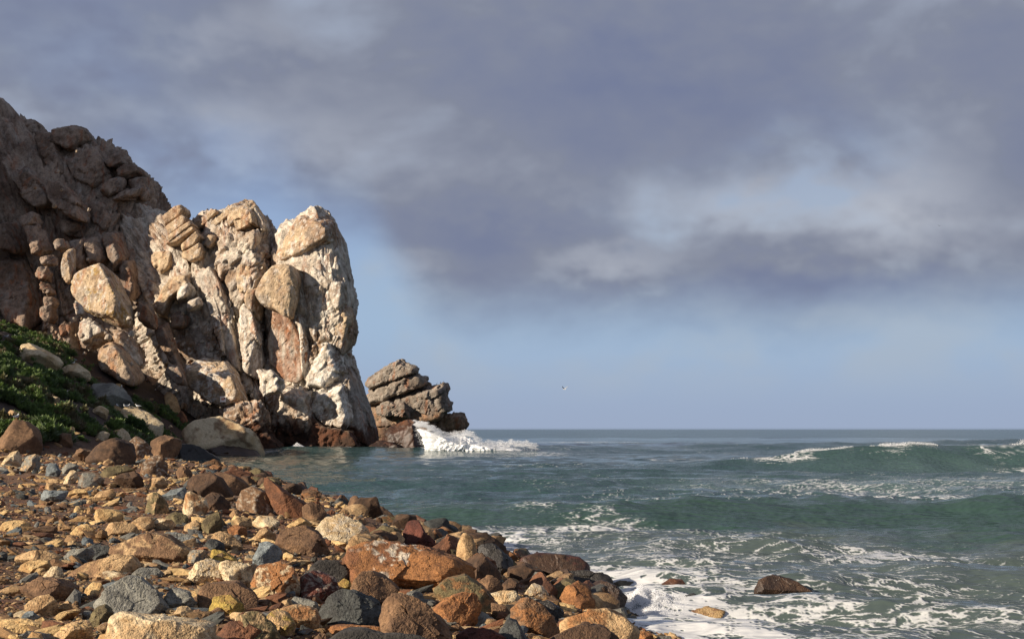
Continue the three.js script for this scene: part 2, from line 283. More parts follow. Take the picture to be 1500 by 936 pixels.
// ------------------------------------------------------------------ rings: sheets meshed finer near the viewpoint's shore
const rings = (a, b, g) => { const out = [a]; while (out[out.length - 1] * (1 + g) < b) out.push(out[out.length - 1] * (1 + g)); out.push(b); return out; };
function spread(parts) { const out = []; for (const [a, b, s] of parts) { const n = Math.round((b - a) / s); for (let i = 0; i < n; i++) out.push((a + (b - a) * i / n) * Math.PI / 180); } out.push(parts[parts.length - 1][1] * Math.PI / 180); return out; }
function sheet(R, A, height, uvOf, colorOf) {
  const pos = [], uv = [], col = [], index = [], m = A.length;
  for (const r of R) for (const a of A) { const x = r * Math.sin(a), z = -r * Math.cos(a), y = height(x, z, r); pos.push(x, y, z); const t = uvOf(x, z); uv.push(t[0], t[1]); if (colorOf) col.push(...colorOf(x, y, z)); }
  for (let i = 0; i + 1 < R.length; i++) for (let j = 0; j + 1 < m; j++) { const a = i * m + j, b = a + 1, c = a + m, d = c + 1; index.push(a, b, d, a, d, c); }
  const g = new THREE.BufferGeometry(); g.setAttribute('position', new THREE.Float32BufferAttribute(pos, 3)); g.setAttribute('uv', new THREE.Float32BufferAttribute(uv, 2)); if (colorOf) g.setAttribute('color', new THREE.Float32BufferAttribute(col, 3));
  g.setIndex(index); g.computeVertexNormals(); return g;
}

// ------------------------------------------------------------------ beach and hillside
const gravelMap = tile(512, (u, v) => { const a = tnoise(u, v, 10, 4, 5.1), b = tnoise(u, v, 70, 3, 2.9), c = tnoise(u, v, 26, 2, 6.6); const g = 0.74 + 0.4 * a + 0.75 * b, w = sstep(0.1, 0.3, c); return [g * (1 + 0.12 * w), g * (1 - 0.02 * w), g * (1 - 0.12 * w)]; }, THREE.SRGBColorSpace);
const gravelBump = tile(512, (u, v) => { const b = tnoise(u, v, 60, 3, 2.9), c = tnoise(u, v, 22, 2, 1.4); const g = 0.5 + 0.8 * b + 0.5 * c; return [g, g, g]; });
{
  const mat = new THREE.MeshStandardMaterial({ name: 'gravel', vertexColors: true, map: gravelMap, bumpMap: gravelBump, bumpScale: 0.04, roughness: 0.95 });
  const gravel = rgb(136, 102, 72), red = rgb(140, 94, 60), soil = rgb(84, 66, 52), grey = rgb(124, 110, 92);
  const g = sheet(rings(5, 330, 0.013), spread([[-180, -45, 6], [-45, -30, 0.6], [-30, 12, 0.16], [12, 30, 1], [30, 180, 6]]), groundH, (x, z) => [x / 2.5, z / 2.5],
    (x, y, z) => { const n = fbm2(x * 0.3, z * 0.3, 4), s = slopeRise(x, z); return mix3(mix3(mix3(gravel, red, sstep(-0.2, 0.35, n)), grey, sstep(0.1, 0.5, fbm2(x * 0.7 + 40, z * 0.7, 3))), soil, sstep(0.2, 1.6, s + 2 * n)); });
  setting(new THREE.Mesh(g, mat), 'beach_ground');
  const near = new THREE.CircleGeometry(5.05, 48); near.rotateX(-Math.PI / 2); near.translate(0, 0, 0);
  { const p = near.attributes.position, c = []; for (let i = 0; i < p.count; i++) { p.setY(i, groundH(p.getX(i), p.getZ(i)) - 0.004); c.push(...gravel); } near.setAttribute('color', new THREE.Float32BufferAttribute(c, 3)); near.computeVertexNormals(); }
  setting(new THREE.Mesh(near, mat), 'beach_ground');
}

// ------------------------------------------------------------------ the sea
const gauss = (x, a, w) => Math.exp(-(((x - a) / w) ** 2));
// one breaker: crest line, height along it, steep shoreward face, longer back
function breaker(x, z, crest, high, face, back) { const d = -z - crest(x), h = high(x); if (h <= 0.01) return 0; return h * (d < 0 ? Math.exp(-((-d / face) ** 1.7)) : Math.exp(-((d / back) ** 1.6))) - 0.16 * h * Math.exp(-(((d + face * 2.1) / face) ** 2)); }
const crest1 = x => 54.5 + 0.05 * x + 1.4 * noise2(x * 0.11, 5.5) + 3 * sstep(-1, -9, x);
const high1 = x => table([[-12, 0], [-6, 0.35], [-1, 0.75], [2, 0.95], [4, 0.72], [8, 0.98], [14, 1.08], [22, 1.12], [40, 1.0], [70, 0.6]])(x) + 0.12 * noise2(x * 0.3, 9.1);
const crest3 = x => 126 - 0.05 * x + 3 * noise2(x * 0.05, 1.7);
const high3 = x => table([[10, 0], [18, 0.5], [26, 1.6], [33, 2.7], [40, 3.35], [44, 3.1], [48, 3.15], [52, 3.55], [70, 3.2], [110, 2.0]])(x) + 0.2 * noise2(x * 0.25, 3.3);
const crest4 = x => 205 + 0.1 * x + 6 * noise2(x * 0.02, 7.7), high4 = x => 0.9 + 0.5 * noise2(x * 0.03, 2.2) + 0.9 * sstep(10, 60, x);
const crest5 = x => 84 + 2 * noise2(x * 0.08, 3.9), high5 = x => 0.32 + 0.2 * noise2(x * 0.1, 8.2);
const crest6 = x => 41 + 2.5 * noise2(x * 0.13, 6.1), high6 = x => (0.28 + 0.25 * noise2(x * 0.2, 5.2)) * sstep(-2, 8, x);
const crest7 = x => 32 + 2 * noise2(x * 0.2, 2.6) - 0.12 * x, high7 = x => 0.24 * sstep(1, 6, x) + 0.14 * noise2(x * 0.35, 1.2);
const ridge = (x, y) => 1 - 2 * Math.abs(noise2(x, y));
function seaH(x, z, r = Math.hypot(x, z)) {
  const step = r * 0.009, ax = 0.07 * noise2(x * 0.2, z * 0.2), s = 0.985, c = 0.17;
  const X = x * s + z * c, Z = -x * c + z * s;
  let h = 0.7 * breaker(x, z, crest1, high1, 2.0, 4.6) + 0.70 * breaker(x, z, crest3, high3, 4.6, 10) + breaker(x, z, crest4, high4, 9, 14) + breaker(x, z, crest5, high5, 3, 5) + breaker(x, z, crest6, high6, 1.6, 3) + breaker(x, z, crest7, high7, 1.0, 2.2);
  const oct = (wl, amp, k) => { if (wl > step * 2.2) h += amp * (ridge(X / wl * 0.5 + k, Z / wl * 1.4 + k * 3.1) - 0.35); };
  oct(34, 0.16, 1.7); oct(15, 0.17, 5.2); oct(7, 0.27, 9.9); oct(3.4, 0.21, 3.3); oct(1.7, 0.115, 6.4); oct(0.85, 0.06, 12.1); oct(0.42, 0.022, 8.8);
  { const s = Math.exp(-(((x - 3.05) / 0.55) ** 2) - (((-z - 27.6) / 1.1) ** 2)); if (s > 0.01) h += s * 0.24 * clamp(0.55 + 1.6 * fbm2(x * 2.2, z * 1.4, 3)); }   // the surge heaped up against the last rocks
  if (r > 150) { const f = sstep(150, 600, r); h += f * 0.5 * (ridge(X / 90, Z / 60) - 0.35) + f * 0.5 * (ridge(X / (step * 9), Z / (step * 5)) - 0.35) * Math.min(step * 0.22, 1.2); }
  if (r > 2200) h *= 1 - sstep(2200, 7000, r);
  return h;
}
const near2 = (x, z, px, py, wx, wz) => { const d = EYE * FOCAL / (py - HORIZON), X = (px - 750) / FOCAL * d; return Math.exp(-(((x - X) / wx) ** 2) - (((-z - d) / wz) ** 2)); };
function foamDensity(x, z) {
  const d = -z, u = x - shore(d);                                       // u: metres out from the shoreline
  let f = 0;
  if (d < 62) {
    const patch = fbm2(x * 0.13 + 3, z * 0.2 + 8, 3), fine = fbm2(x * 0.45, z * 0.7, 3);
    f = 0.26 * sstep(53, 40, d) + 0.55 * patch + 0.3 * fine + 0.16 * sstep(34, 26, d);
    f += 0.42 * sstep(2.2, 0, u) * sstep(62, 50, d) + 0.12 * sstep(7, 2, u) * sstep(58, 48, d);
    // the torn end of the near breaker and the sheet it left behind
    f += 0.75 * near2(x, z, 700, 748, 2.4, 2.2) + 0.5 * near2(x, z, 900, 775, 4.5, 3.5) + 0.45 * near2(x, z, 780, 760, 2.4, 1.4) + 0.4 * near2(x, z, 1000, 800, 3.2, 3.2) + 0.45 * near2(x, z, 1300, 818, 2.2, 1.8) + 0.5 * near2(x, z, 740, 790, 1.8, 3);
    f += 0.9 * near2(x, z, 960, 888, 0.85, 1.6) + 0.5 * near2(x, z, 960, 850, 1.4, 2.5);
    f -= 0.3 * near2(x, z, 1350, 780, 6, 5) + 0.35 * near2(x, z, 1480, 850, 1.6, 2.6);
    const dd = d - crest1(x);
    if (dd > -7 && x > 4) f -= 0.9 * sstep(-6.5, -4, dd) * sstep(4, 8, x);
    f += 0.42 * gauss(dd, -2, 2.5) * sstep(0.1, 0.5, fbm2(x * 0.5, 3.1, 3) * 2) + 0.75 * gauss(dd, 0.1, 0.9) * gauss(x, 1.4, 1.5) + 0.55 * gauss(dd, -1.2, 1) * gauss(x, 3.8, 1.5) + 0.45 * gauss(dd, 0.2, 0.7) * gauss(x, -2, 2);
    f -= 0.35 * sstep(50, 58, d) * sstep(3, 0.5, Math.abs(u - 9) * 0.2);
  }
  if (d >= 50) {
    const patch = fbm2(x * 0.07 + 13, z * 0.05 + 8, 3), fine = fbm2(x * 0.22, z * 0.3, 3), far = sstep(50, 60, d);
    let g = 0.04 + 0.5 * patch + 0.42 * fine - 0.12 * sstep(20, -20, x);
    g += 0.40 * gauss(d, 66, 5) * sstep(12, 20, x) + 0.34 * gauss(d, 78, 12) * sstep(0, 22, x) + 0.3 * gauss(d, 92, 7) * sstep(8, 20, x);
    const d3 = d - crest3(x), h3 = sstep(12, 24, x);
    g += h3 * (0.6 * gauss(d3, 0.1, 0.8) * sstep(-0.25, 0.3, noise2(x * 0.22, 4.4)) + 0.5 * gauss(d3, -2, 2) * sstep(0.05, 0.4, noise2(x * 0.17, 9.4)) - 0.5 * gauss(d3, -5, 4)) + 1.0 * gauss(d3, -9, 4.0) * gauss(x, 52, 9) + 0.6 * gauss(d3, -3, 3) * gauss(x, 27, 5) + 0.6 * gauss(d, 150, 6) * gauss(x, 22, 9) ;
    g += 0.65 * gauss(d, 300, 14) * gauss(x, 8, 9) + 0.6 * gauss(d, 360, 20) * gauss(x, 20, 14);
    // run of the swell along the foot of the cliff
    g += 0.55 * gauss(d, 196, 5) * gauss(x, -38, 4) + 0.6 * gauss(d, 183, 5) * gauss(x, -44, 5) + 0.5 * gauss(d, 190, 6) * gauss(x, 4, 5);
    f = lerp(f, g, far) ;
  }
  return f;
}
function foamAt(x, z, soft) {
  const den = foamDensity(x, z); if (den < 0.02) return 0;
  const d = -z, k = d < 62 ? 1 : lerp(1, 0.42, sstep(62, 110, d));
  const wx = 0.55 * noise2(x * 0.8 * k, z * 0.8 * k) + 0.2 * noise2(x * 2.6 * k, z * 2.6 * k), wz = 0.55 * noise2(x * 0.8 * k + 31, z * 0.8 * k) + 0.2 * noise2(x * 2.6 * k + 9, z * 2.6 * k);
  const X = (x * 0.985 + z * 0.17), Z = (-x * 0.17 + z * 0.985);
  const a = 1 - Math.abs(noise2((X * 1.1 + wx) * k, (Z * 2.0 + wz) * k)) * 1.9, b = 1 - Math.abs(noise2((X * 3.4 + wz * 1.8) * k + 7, (Z * 6.0 + wx * 1.8) * k)) * 1.9, c = 1 - Math.abs(noise2(X * 9 * k, Z * 14 * k + 5)) * 1.8;
  const v = 0.42 * a + 0.36 * b + 0.22 * c, t = 0.98 - 0.70 * clamp(den);
  return sstep(t - soft, t + soft, v) * clamp(0.55 + den * 0.5);
}
const silt = [0.075, 0.100, 0.088], green = [0.038, 0.072, 0.060], teal = [0.033, 0.070, 0.068], milky = [0.09, 0.14, 0.13], froth = [0.66, 0.66, 0.64];
function waterColor(x, z) {
  const d = -z, n = fbm2(x * 0.09, z * 0.12, 3);
  let c = mix3(silt, green, sstep(45, 53, d + 12 * n + 7 * fbm2(x * 0.35, z * 0.9, 4) + 0.15 * Math.max(0, x - 6)));
  c = mix3(c, teal, sstep(58, 66, d));
  c = mix3(c, milky, clamp((gauss(d, 84, 16) * sstep(-4, 24, x) + 0.75 * gauss(d, 118, 7) * sstep(20, 40, x)) * (0.75 + 1.1 * n)));
  c = mix3(c, mix3(green, teal, 0.25), gauss(d, crest3(x) - 1, 5) * sstep(14, 28, x) * 0.75);
  return c;
}
function seaTextures(x0, z0, size, n, soft, ripple) {                   // colour and relief of a square of water, from its corner at x0, z0 seaward
  const col = new Uint8Array(n * n * 4), bmp = new Uint8Array(n * n * 4);
  const LUT = new Uint8Array(4096); for (let i = 0; i < 4096; i++) LUT[i] = srgb8(i / 4095);
  for (let j = 0; j < n; j++) for (let i = 0; i < n; i++) {
    const x = x0 + (i + 0.5) / n * size, z = z0 - (j + 0.5) / n * size, k = (j * n + i) * 4;
    const f = foamAt(x, z, soft), w = waterColor(x, z), c = f > 0 ? mix3(w, froth, f) : w;
    for (let q = 0; q < 3; q++) { col[k + q] = LUT[Math.min(4095, c[q] * 4095) | 0]; }
    const h = 0.42 + ripple * (0.2 * (1 - 2 * Math.abs(noise2(x * 0.55 + 3, z * 2.2))) + 0.13 * (1 - 2 * Math.abs(noise2(x * 1.5, z * 4.6))) + 0.08 * noise2(x * 4.5, z * 11)) + 0.3 * f;
    bmp[k] = bmp[k + 1] = bmp[k + 2] = clamp(h) * 255; col[k + 3] = bmp[k + 3] = 255;
  }
  const mk = (d, s) => { const t = new THREE.DataTexture(d, n, n); t.wrapS = t.wrapT = THREE.ClampToEdgeWrapping; t.magFilter = THREE.LinearFilter; t.colorSpace = s; t.needsUpdate = true; return t; };
  return [mk(col, THREE.SRGBColorSpace), mk(bmp, THREE.NoColorSpace)];
}
{
  const A = spread([[-80, -30, 2.5], [-30, -24, 0.5], [-24, 24, 0.108], [24, 30, 0.5], [30, 80, 2.5]]);
  const zones = [[11, 44, 0.0085, 48, 2048, 0.10, 1, 0.10], [44, 132, 0.0085, 134, 2048, 0.13, 1, 0.22], [132, 520, 0.010, 520, 1536, 0.18, 0.8, 0.3]];
  for (const [a, b, g, size, n, soft, rip, bump] of zones) {
    const x0 = -size / 2, z0 = -a * 0.80 + (a < 20 ? 6 : 0);
    const [c, h] = seaTextures(x0, z0, size, n, soft, rip);
    const mat = new THREE.MeshPhysicalMaterial({ name: 'sea_water', map: c, bumpMap: h, bumpScale: bump, roughness: 0.14, ior: 1.33, specularIntensity: 0.6 });
    setting(new THREE.Mesh(sheet(rings(a, b, g), A, seaH, (x, z) => [(x - x0) / size, (z0 - z) / size]), mat), 'sea');
  }
  const mat = new THREE.MeshPhysicalMaterial({ name: 'open_sea', color: new THREE.Color().setRGB(...teal), roughness: 0.22, ior: 1.33, specularIntensity: 0.6 });
  setting(new THREE.Mesh(sheet(rings(520, 16000, 0.02), A, seaH, (x, z) => [x / 40, z / 40]), mat), 'sea');
}
console.log('setting done');
// ------------------------------------------------------------------ the headland and its blocks
const JB = new THREE.Vector3(-0.48, 0.84, 0.25).normalize(), JS = new THREE.Vector3(0.88, 0.40, 0.26).normalize(), JT = new THREE.Vector3().crossVectors(JB, JS).normalize();
function crag(x, y, z, big, small, long = 1) {                                    // relief of jointed rock, metres: blocks with flat, tilted faces, stepped and split along the joints
  const wa = 0.5 * noise3(x * 0.12, y * 0.12, z * 0.12), wb = 0.5 * noise3(x * 0.12 + 40, y * 0.12, z * 0.12);
  const a = x * JS.x + y * JS.y + z * JS.z + wa, b = x * JB.x + y * JB.y + z * JB.z + wb, c = x * JT.x + y * JT.y + z * JT.z;
  let h = 0;
  if (big) { worley3(a * long / 4.6, b / 8 / long, c / 7); h += big * (0.9 * W[2] + 1.7 * W[3] - 0.7 * (1 - sstep(0.0, 0.05, W[1] - W[0]))); }
  worley3(a / 1.9, b / 3.2 / long + 4, c / 3 + 9); h += small * (0.55 * W[2] + 1.1 * W[3] - 0.5 * (1 - sstep(0.0, 0.07, W[1] - W[0])));
  worley3(a / 0.85 + 7, b / 1.1, c / 1.1 + 3); h += small * (0.2 * W[2] + 0.5 * W[3]);
  const s = b / 1.25, f = s - Math.floor(s), on = sstep(0.02, 0.3, noise3(x * 0.11, y * 0.11, z * 0.11 + 5)); h += small * on * (0.4 * VAL[Math.floor(s) & 255] - 0.6 * Math.exp(-(((f - 0.5) / 0.1) ** 2)));
  return h + small * 0.3 * fbm3(x * 0.6, y * 0.6, z * 0.6, 3);
}
// the open joints seen in the photograph: width in metres, depth in metres, then points in photograph pixels of an enlargement (1.689 x, from y 146)
const JOINTS = [
  [0.35, 1.0, 705, 380, 760, 359, 828, 350, 850, 346], [0.35, 0.9, 696, 417, 750, 414, 800, 423, 834, 420], [0.4, 0.9, 822, 285, 835, 350, 833, 420, 850, 480, 868, 560], [0.4, 1.1, 752, 418, 763, 480, 770, 545], [0.35, 1.0, 766, 460, 812, 470, 820, 522, 766, 526], [0.3, 0.8, 812, 440, 872, 446], [0.3, 0.8, 822, 500, 878, 506],
  [0.45, 1.3, 655, 500, 760, 532, 771, 562, 772, 640, 750, 694], [0.4, 1.1, 655, 500, 656, 600, 665, 662, 720, 692], [0.3, 0.8, 770, 560, 830, 570, 836, 602, 780, 606], [0.35, 0.9, 768, 700, 830, 690, 852, 702], [0.35, 0.9, 830, 690, 836, 780, 852, 862], [0.4, 1.0, 766, 640, 760, 700, 776, 772, 792, 836], [0.3, 0.7, 795, 565, 800, 640, 830, 690], [0.3, 0.7, 690, 780, 770, 775], [0.3, 0.7, 700, 720, 740, 790, 750, 850],
  [0.9, 2.2, 602, 530, 640, 500, 652, 430, 682, 384, 668, 325], [0.55, 1.4, 520, 440, 570, 540, 612, 640, 642, 702], [0.45, 1.1, 500, 470, 540, 560, 592, 660, 604, 722], [0.5, 1.2, 546, 440, 600, 560, 632, 662], [0.4, 1.0, 378, 472, 440, 440, 480, 421, 520, 380], [0.35, 0.9, 390, 540, 450, 520, 500, 541], [0.4, 1.1, 440, 662, 500, 640, 562, 662, 602, 702], [1.1, 2.4, 328, 500, 390, 562, 440, 652, 452, 702], [0.6, 1.5, 296, 300, 340, 400, 372, 472],
  [0.35, 0.9, 350, 330, 395, 310, 430, 300], [0.35, 0.9, 345, 375, 400, 345, 450, 320], [0.35, 0.9, 360, 420, 420, 385, 470, 350], [0.35, 0.9, 560, 320, 610, 300, 650, 305], [0.35, 0.9, 560, 380, 620, 360, 660, 370], [0.4, 1.0, 590, 300, 600, 370, 640, 440], [0.35, 0.8, 480, 580, 540, 600, 580, 640], [0.35, 0.8, 420, 600, 470, 570, 520, 590],
  [0.6, 1.5, 0, 92, 120, 212, 250, 362, 330, 502], [0.6, 1.5, 0, 192, 90, 302, 170, 422], [0.5, 1.3, 60, 62, 200, 222, 300, 342], [0.6, 1.4, 0, 262, 60, 332, 110, 432, 150, 522], [0.45, 1.1, 100, 122, 180, 172, 250, 232, 270, 250], [0.5, 1.2, 0, 340, 50, 420, 90, 520], [0.4, 1.0, 130, 100, 180, 180, 230, 200], [0.4, 1.0, 220, 260, 300, 290], [0.4, 1.0, 150, 300, 220, 290, 260, 320], [0.4, 1.0, 30, 160, 80, 150, 130, 180], [0.4, 1.0, 60, 380, 130, 350],
].map(([w, depth, ...p]) => { const pts = []; for (let i = 0; i < p.length; i += 2) pts.push([(p[i] / 1.689 - 750) * 0.127, EYE + (HORIZON - 146 - p[i + 1] / 1.689) * 0.127]); return { w, depth, pts, x0: Math.min(...pts.map(q => q[0])) - 2, x1: Math.max(...pts.map(q => q[0])) + 2, y0: Math.min(...pts.map(q => q[1])) - 2, y1: Math.max(...pts.map(q => q[1])) + 2 }; });
function joints(x, y, z) {                                              // metres cut out of the face there
  const X = x + 0.35 * noise3(x * 0.7, y * 0.7, 3.3) + 0.15 * noise3(x * 2, y * 2, 7.7), Y = y + 0.35 * noise3(x * 0.7, y * 0.7, 9.1); let cut = 0;
  for (const j of JOINTS) {
    if (X < j.x0 || X > j.x1 || Y < j.y0 || Y > j.y1) continue;
    let best = 9; for (let i = 0; i + 1 < j.pts.length; i++) { const [ax, ay] = j.pts[i], [bx, by] = j.pts[i + 1], ex = bx - ax, ey = by - ay, t = clamp(((X - ax) * ex + (Y - ay) * ey) / (ex * ex + ey * ey)); best = Math.min(best, Math.hypot(X - ax - t * ex, Y - ay - t * ey)); }
    cut = Math.max(cut, j.depth * Math.exp(-((best / j.w) ** 2)));
  }
  return cut;
}
const tan = rgb(204, 193, 176), brown = rgb(154, 128, 103), guano = rgb(228, 222, 210), rust = rgb(150, 90, 50), weed = rgb(66, 46, 32), weedRed = rgb(92, 56, 34), ochre = rgb(198, 174, 142), dusk = rgb(128, 108, 92), lichen = rgb(176, 140, 52), stoneGrey = rgb(156, 148, 138);
function cliffColor(o = {}) {                                           // o: tone, white, rusty, lichen; world metres in, linear colour out
  const tone = o.tone ?? tan, white = o.white ?? 0.3;
  return (x, y, z) => {
    const n = fbm3(x * 0.16, y * 0.13, z * 0.16, 4), m = fbm3(x * 0.5 + 20, y * 0.4, z * 0.5, 4), streak = fbm3(x * 0.9 + 7, y * 0.11, z * 0.9, 3), fine = fbm3(x * 1.9, y * 1.5, z * 1.9, 4);
    let c = mix3(tone, o.second ?? brown, sstep(-0.12, 0.3, n + 0.5 * m));
    c = mix3(c, stoneGrey, 0.6 * sstep(0.05, 0.3, fbm3(x * 0.3 - 9, y * 0.3, z * 0.3, 3)));
    if (o.rusty) c = mix3(c, rust, o.rusty * sstep(-0.25, 0.12, streak + 0.4 * n));
    c = mix3(c, rust, 0.6 * sstep(0.1, 0.3, streak - 0.3 * m));
    if (o.lichen) c = mix3(c, lichen, o.lichen * sstep(0.02, 0.2, m + 0.3 * fine));
    c = mix3(c, guano, clamp(white * 1.6) * sstep(0.30 - white * 0.55, 0.46 - white * 0.5, m * 0.6 + streak * 0.6 + fine * 0.9));
    c = mix3(c, mix3(brown, dusk, 0.5), 0.4 * sstep(0.16, 0.3, -streak + 0.3 * fine));
    const wet = 4.2 + 2.6 * n + 2.2 * m + 2.4 * streak;                  // weed and wet rock up to the reach of the swell
    c = mix3(c, mix3(weed, weedRed, sstep(-0.1, 0.25, m + 0.4 * fine)), (o.weed ?? 1) * sstep(wet + 0.9, wet - 0.5, y));
    return c;
  };
}
const flat = a => { const out = []; for (let i = 0; i < a.length; i += 2) out.push([a[i], a[i + 1]]); return out; };
// a block whose outline is given in photograph pixels at distance d; its mesh stands at its own middle
function block(parent, name, d, thick, poly, o = {}) {
  const k = d / FOCAL, pts = flat(poly).map(([x, y]) => [(x - 750) * k, EYE + (HORIZON - y) * k]);
  let mx = 0, my = 0; for (const [x, y] of pts) { mx += x / pts.length; my += y / pts.length; }
  const fit = o.fit ?? 1.015; for (const p of pts) { p[0] = mx + (p[0] - mx) * fit; p[1] = my + (p[1] - my) * fit; }
  const span = Math.max(...flat(poly).map(p => p[0])) - Math.min(...flat(poly).map(p => p[0])) + Math.max(...flat(poly).map(p => p[1])) - Math.min(...flat(poly).map(p => p[1]));
  const hub = o.hub ?? (name === 'rock_block' ? (poly[0] > 385 ? 458 : poly[0] > 205 ? 292 : null) : null), cz = -d + (hub === null ? 0 : 0.4 * (mx - (hub - 750) * k)),
    col = cliffColor(o), amp = o.crag ?? 0.35;
  const g = rockGeometry(pts.map(([x, y]) => [x - mx, y - my]), { seed: Math.round(poly[0] * 31 + poly[1] * 17 + d), n: o.n ?? clamp(Math.round(span * 0.2), 8, 34), thick, power: o.power ?? 7, planes: o.planes ?? 4, slope: o.slope ?? 0.4, lean: o.lean ?? -0.08, turn: o.turn ?? 0.4, rough: o.rough ?? 0.04, sharp: o.sharp ?? 40, bed: o.bed, soft: o.soft ?? 0, uv: 1 / 9,
    warp: (x, y, z) => crag(x + mx, y + my, z + cz, o.big ?? 0, amp, o.long ?? 1) - (parent && z > 0 && name !== 'rock_block' && name !== 'rock_slab' ? joints(x + mx, y + my, z + cz) : 0), color: (x, y, z) => col(x + mx, y + my, z + cz) });
  const m = new THREE.Mesh(g, o.material ?? M.cliff); m.name = name; m.position.set(mx, my, cz);
  if (parent) { m.position.sub(parent.position); parent.add(m); }
  return m;
}
{
  const cliff = new THREE.Group(); cliff.position.set(-55, 0, -225);
  // the body of the headland
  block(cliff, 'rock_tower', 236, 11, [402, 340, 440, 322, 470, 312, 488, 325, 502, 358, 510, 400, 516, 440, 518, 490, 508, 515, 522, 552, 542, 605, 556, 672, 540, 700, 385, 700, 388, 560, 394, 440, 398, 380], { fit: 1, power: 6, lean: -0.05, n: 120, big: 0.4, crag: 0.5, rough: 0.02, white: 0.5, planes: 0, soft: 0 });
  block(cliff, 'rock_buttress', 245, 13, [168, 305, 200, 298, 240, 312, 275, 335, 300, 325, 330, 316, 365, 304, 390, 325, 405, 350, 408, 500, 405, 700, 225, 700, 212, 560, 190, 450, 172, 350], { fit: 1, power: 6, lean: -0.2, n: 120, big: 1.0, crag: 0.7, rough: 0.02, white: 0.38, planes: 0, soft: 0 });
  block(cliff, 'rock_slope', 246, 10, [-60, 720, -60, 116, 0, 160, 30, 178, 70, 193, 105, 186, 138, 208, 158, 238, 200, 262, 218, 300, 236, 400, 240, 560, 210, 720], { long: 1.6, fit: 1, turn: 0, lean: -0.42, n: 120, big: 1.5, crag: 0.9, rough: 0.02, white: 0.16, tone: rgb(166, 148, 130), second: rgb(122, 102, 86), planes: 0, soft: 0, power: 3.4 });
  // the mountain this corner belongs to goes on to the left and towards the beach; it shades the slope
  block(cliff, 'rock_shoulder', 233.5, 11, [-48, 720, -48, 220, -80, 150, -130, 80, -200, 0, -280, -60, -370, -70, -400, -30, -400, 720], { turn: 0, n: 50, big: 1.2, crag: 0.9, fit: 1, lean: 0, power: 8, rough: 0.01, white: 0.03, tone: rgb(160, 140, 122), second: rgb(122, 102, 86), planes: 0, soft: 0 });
  const T = (d, ...a) => block(cliff, 'rock_block', d + 0.9, ...a);
  // tower
  T(230.5, 6.5, [406, 350, 440, 323, 470, 309, 489, 321, 498, 350, 500, 372, 487, 371, 450, 379, 415, 386, 402, 366], { white: 0.45, tone: ochre, rusty: 0.25, rough: 0.03, crag: 0.22, planes: 5 });
  T(229.3, 5.6, [409, 388, 450, 381, 487, 373, 493, 395, 489, 411, 470, 414, 445, 408, 412, 402], { white: 0.3, rusty: 0.3, crag: 0.2, rough: 0.03, power: 3.6 });
  T(231.9, 5, [490, 325, 506, 357, 514, 400, 521, 440, 518, 457, 505, 455, 500, 420, 498, 370], { white: 0.42 });
  T(231.6, 4.4, [380, 432, 392, 407, 415, 392, 440, 391, 452, 412, 452, 445, 441, 475, 420, 464, 395, 452], { white: 0.3, tone: ochre, crag: 0.16, planes: 3, sharp: 8, rough: 0.04 });
  T(225.9, 4.0, [389, 470, 395, 447, 415, 442, 432, 455, 442, 485, 453, 520, 455, 538, 440, 562, 420, 558, 395, 532, 389, 500], { white: 0.22, rusty: 0.6, crag: 0.14, planes: 4, rough: 0.04 });
  T(224.9, 3.0, [430, 455, 442, 470, 452, 505, 456, 540, 447, 560, 438, 530, 432, 490], { white: 0.75, crag: 0.3 });
  T(227.3, 3.6, [444, 396, 470, 398, 476, 420, 450, 424], { white: 0.35, crag: 0.2 });
  T(229.1, 3.4, [451, 423, 474, 420, 488, 444, 485, 459, 452, 456], { white: 0.15, tone: stoneGrey, crag: 0.25 });
  T(227.9, 4.2, [478, 403, 504, 408, 513, 432, 510, 446, 500, 458, 489, 452, 478, 430], { white: 0.5, crag: 0.3 });
  T(228.7, 3.2, [450, 458, 496, 459, 502, 488, 455, 482], { white: 0.2, tone: stoneGrey, crag: 0.3 });
  T(228.3, 4.4, [499, 456, 518, 451, 524, 485, 520, 505, 506, 521, 497, 510, 490, 488], { white: 0.3, crag: 0.28, tone: ochre });
  T(226.9, 2.6, [455, 482, 470, 478, 486, 480, 489, 493, 476, 503, 456, 505], { white: 0.45, crag: 0.2 });
  T(226.9, 2.0, [487, 494, 497, 495, 499, 505, 489, 508], { white: 0.3, crag: 0.1 });
  T(225.9, 5.0, [474, 502, 490, 506, 505, 526, 513, 546, 500, 566, 470, 566, 453, 566, 451, 555, 464, 530], { white: 0.8, crag: 0.4 });
  T(224.9, 5.4, [464, 568, 500, 562, 516, 580, 526, 606, 511, 627, 480, 622, 461, 602, 454, 576], { white: 0.75, crag: 0.45 });
  T(228.9, 6.5, [508, 530, 528, 560, 546, 606, 563, 668, 540, 672, 519, 642, 514, 602, 504, 566], { white: 0.25, tone: stoneGrey, crag: 0.35 });
  T(221.9, 5.5, [400, 577, 430, 564, 455, 574, 462, 602, 466, 645, 440, 668, 408, 668, 394, 602], { white: 0.4, crag: 0.5 });
  T(222.9, 6.5, [452, 606, 480, 626, 520, 632, 543, 672, 500, 680, 458, 676, 440, 652], { white: 0.1, tone: brown, crag: 0.45 });
  T(221.9, 2.8, [384, 547, 400, 543, 427, 560, 423, 576, 396, 582, 384, 562], { white: 0.6, crag: 0.45 });
  T(219.9, 5, [328, 604, 358, 590, 392, 590, 404, 640, 400, 672, 352, 668, 332, 640], { white: 0.35, crag: 0.6, tone: brown });
  T(217.9, 3.2, [360, 640, 392, 628, 420, 650, 424, 674, 372, 676], { white: 0.05, tone: brown, crag: 0.4 });
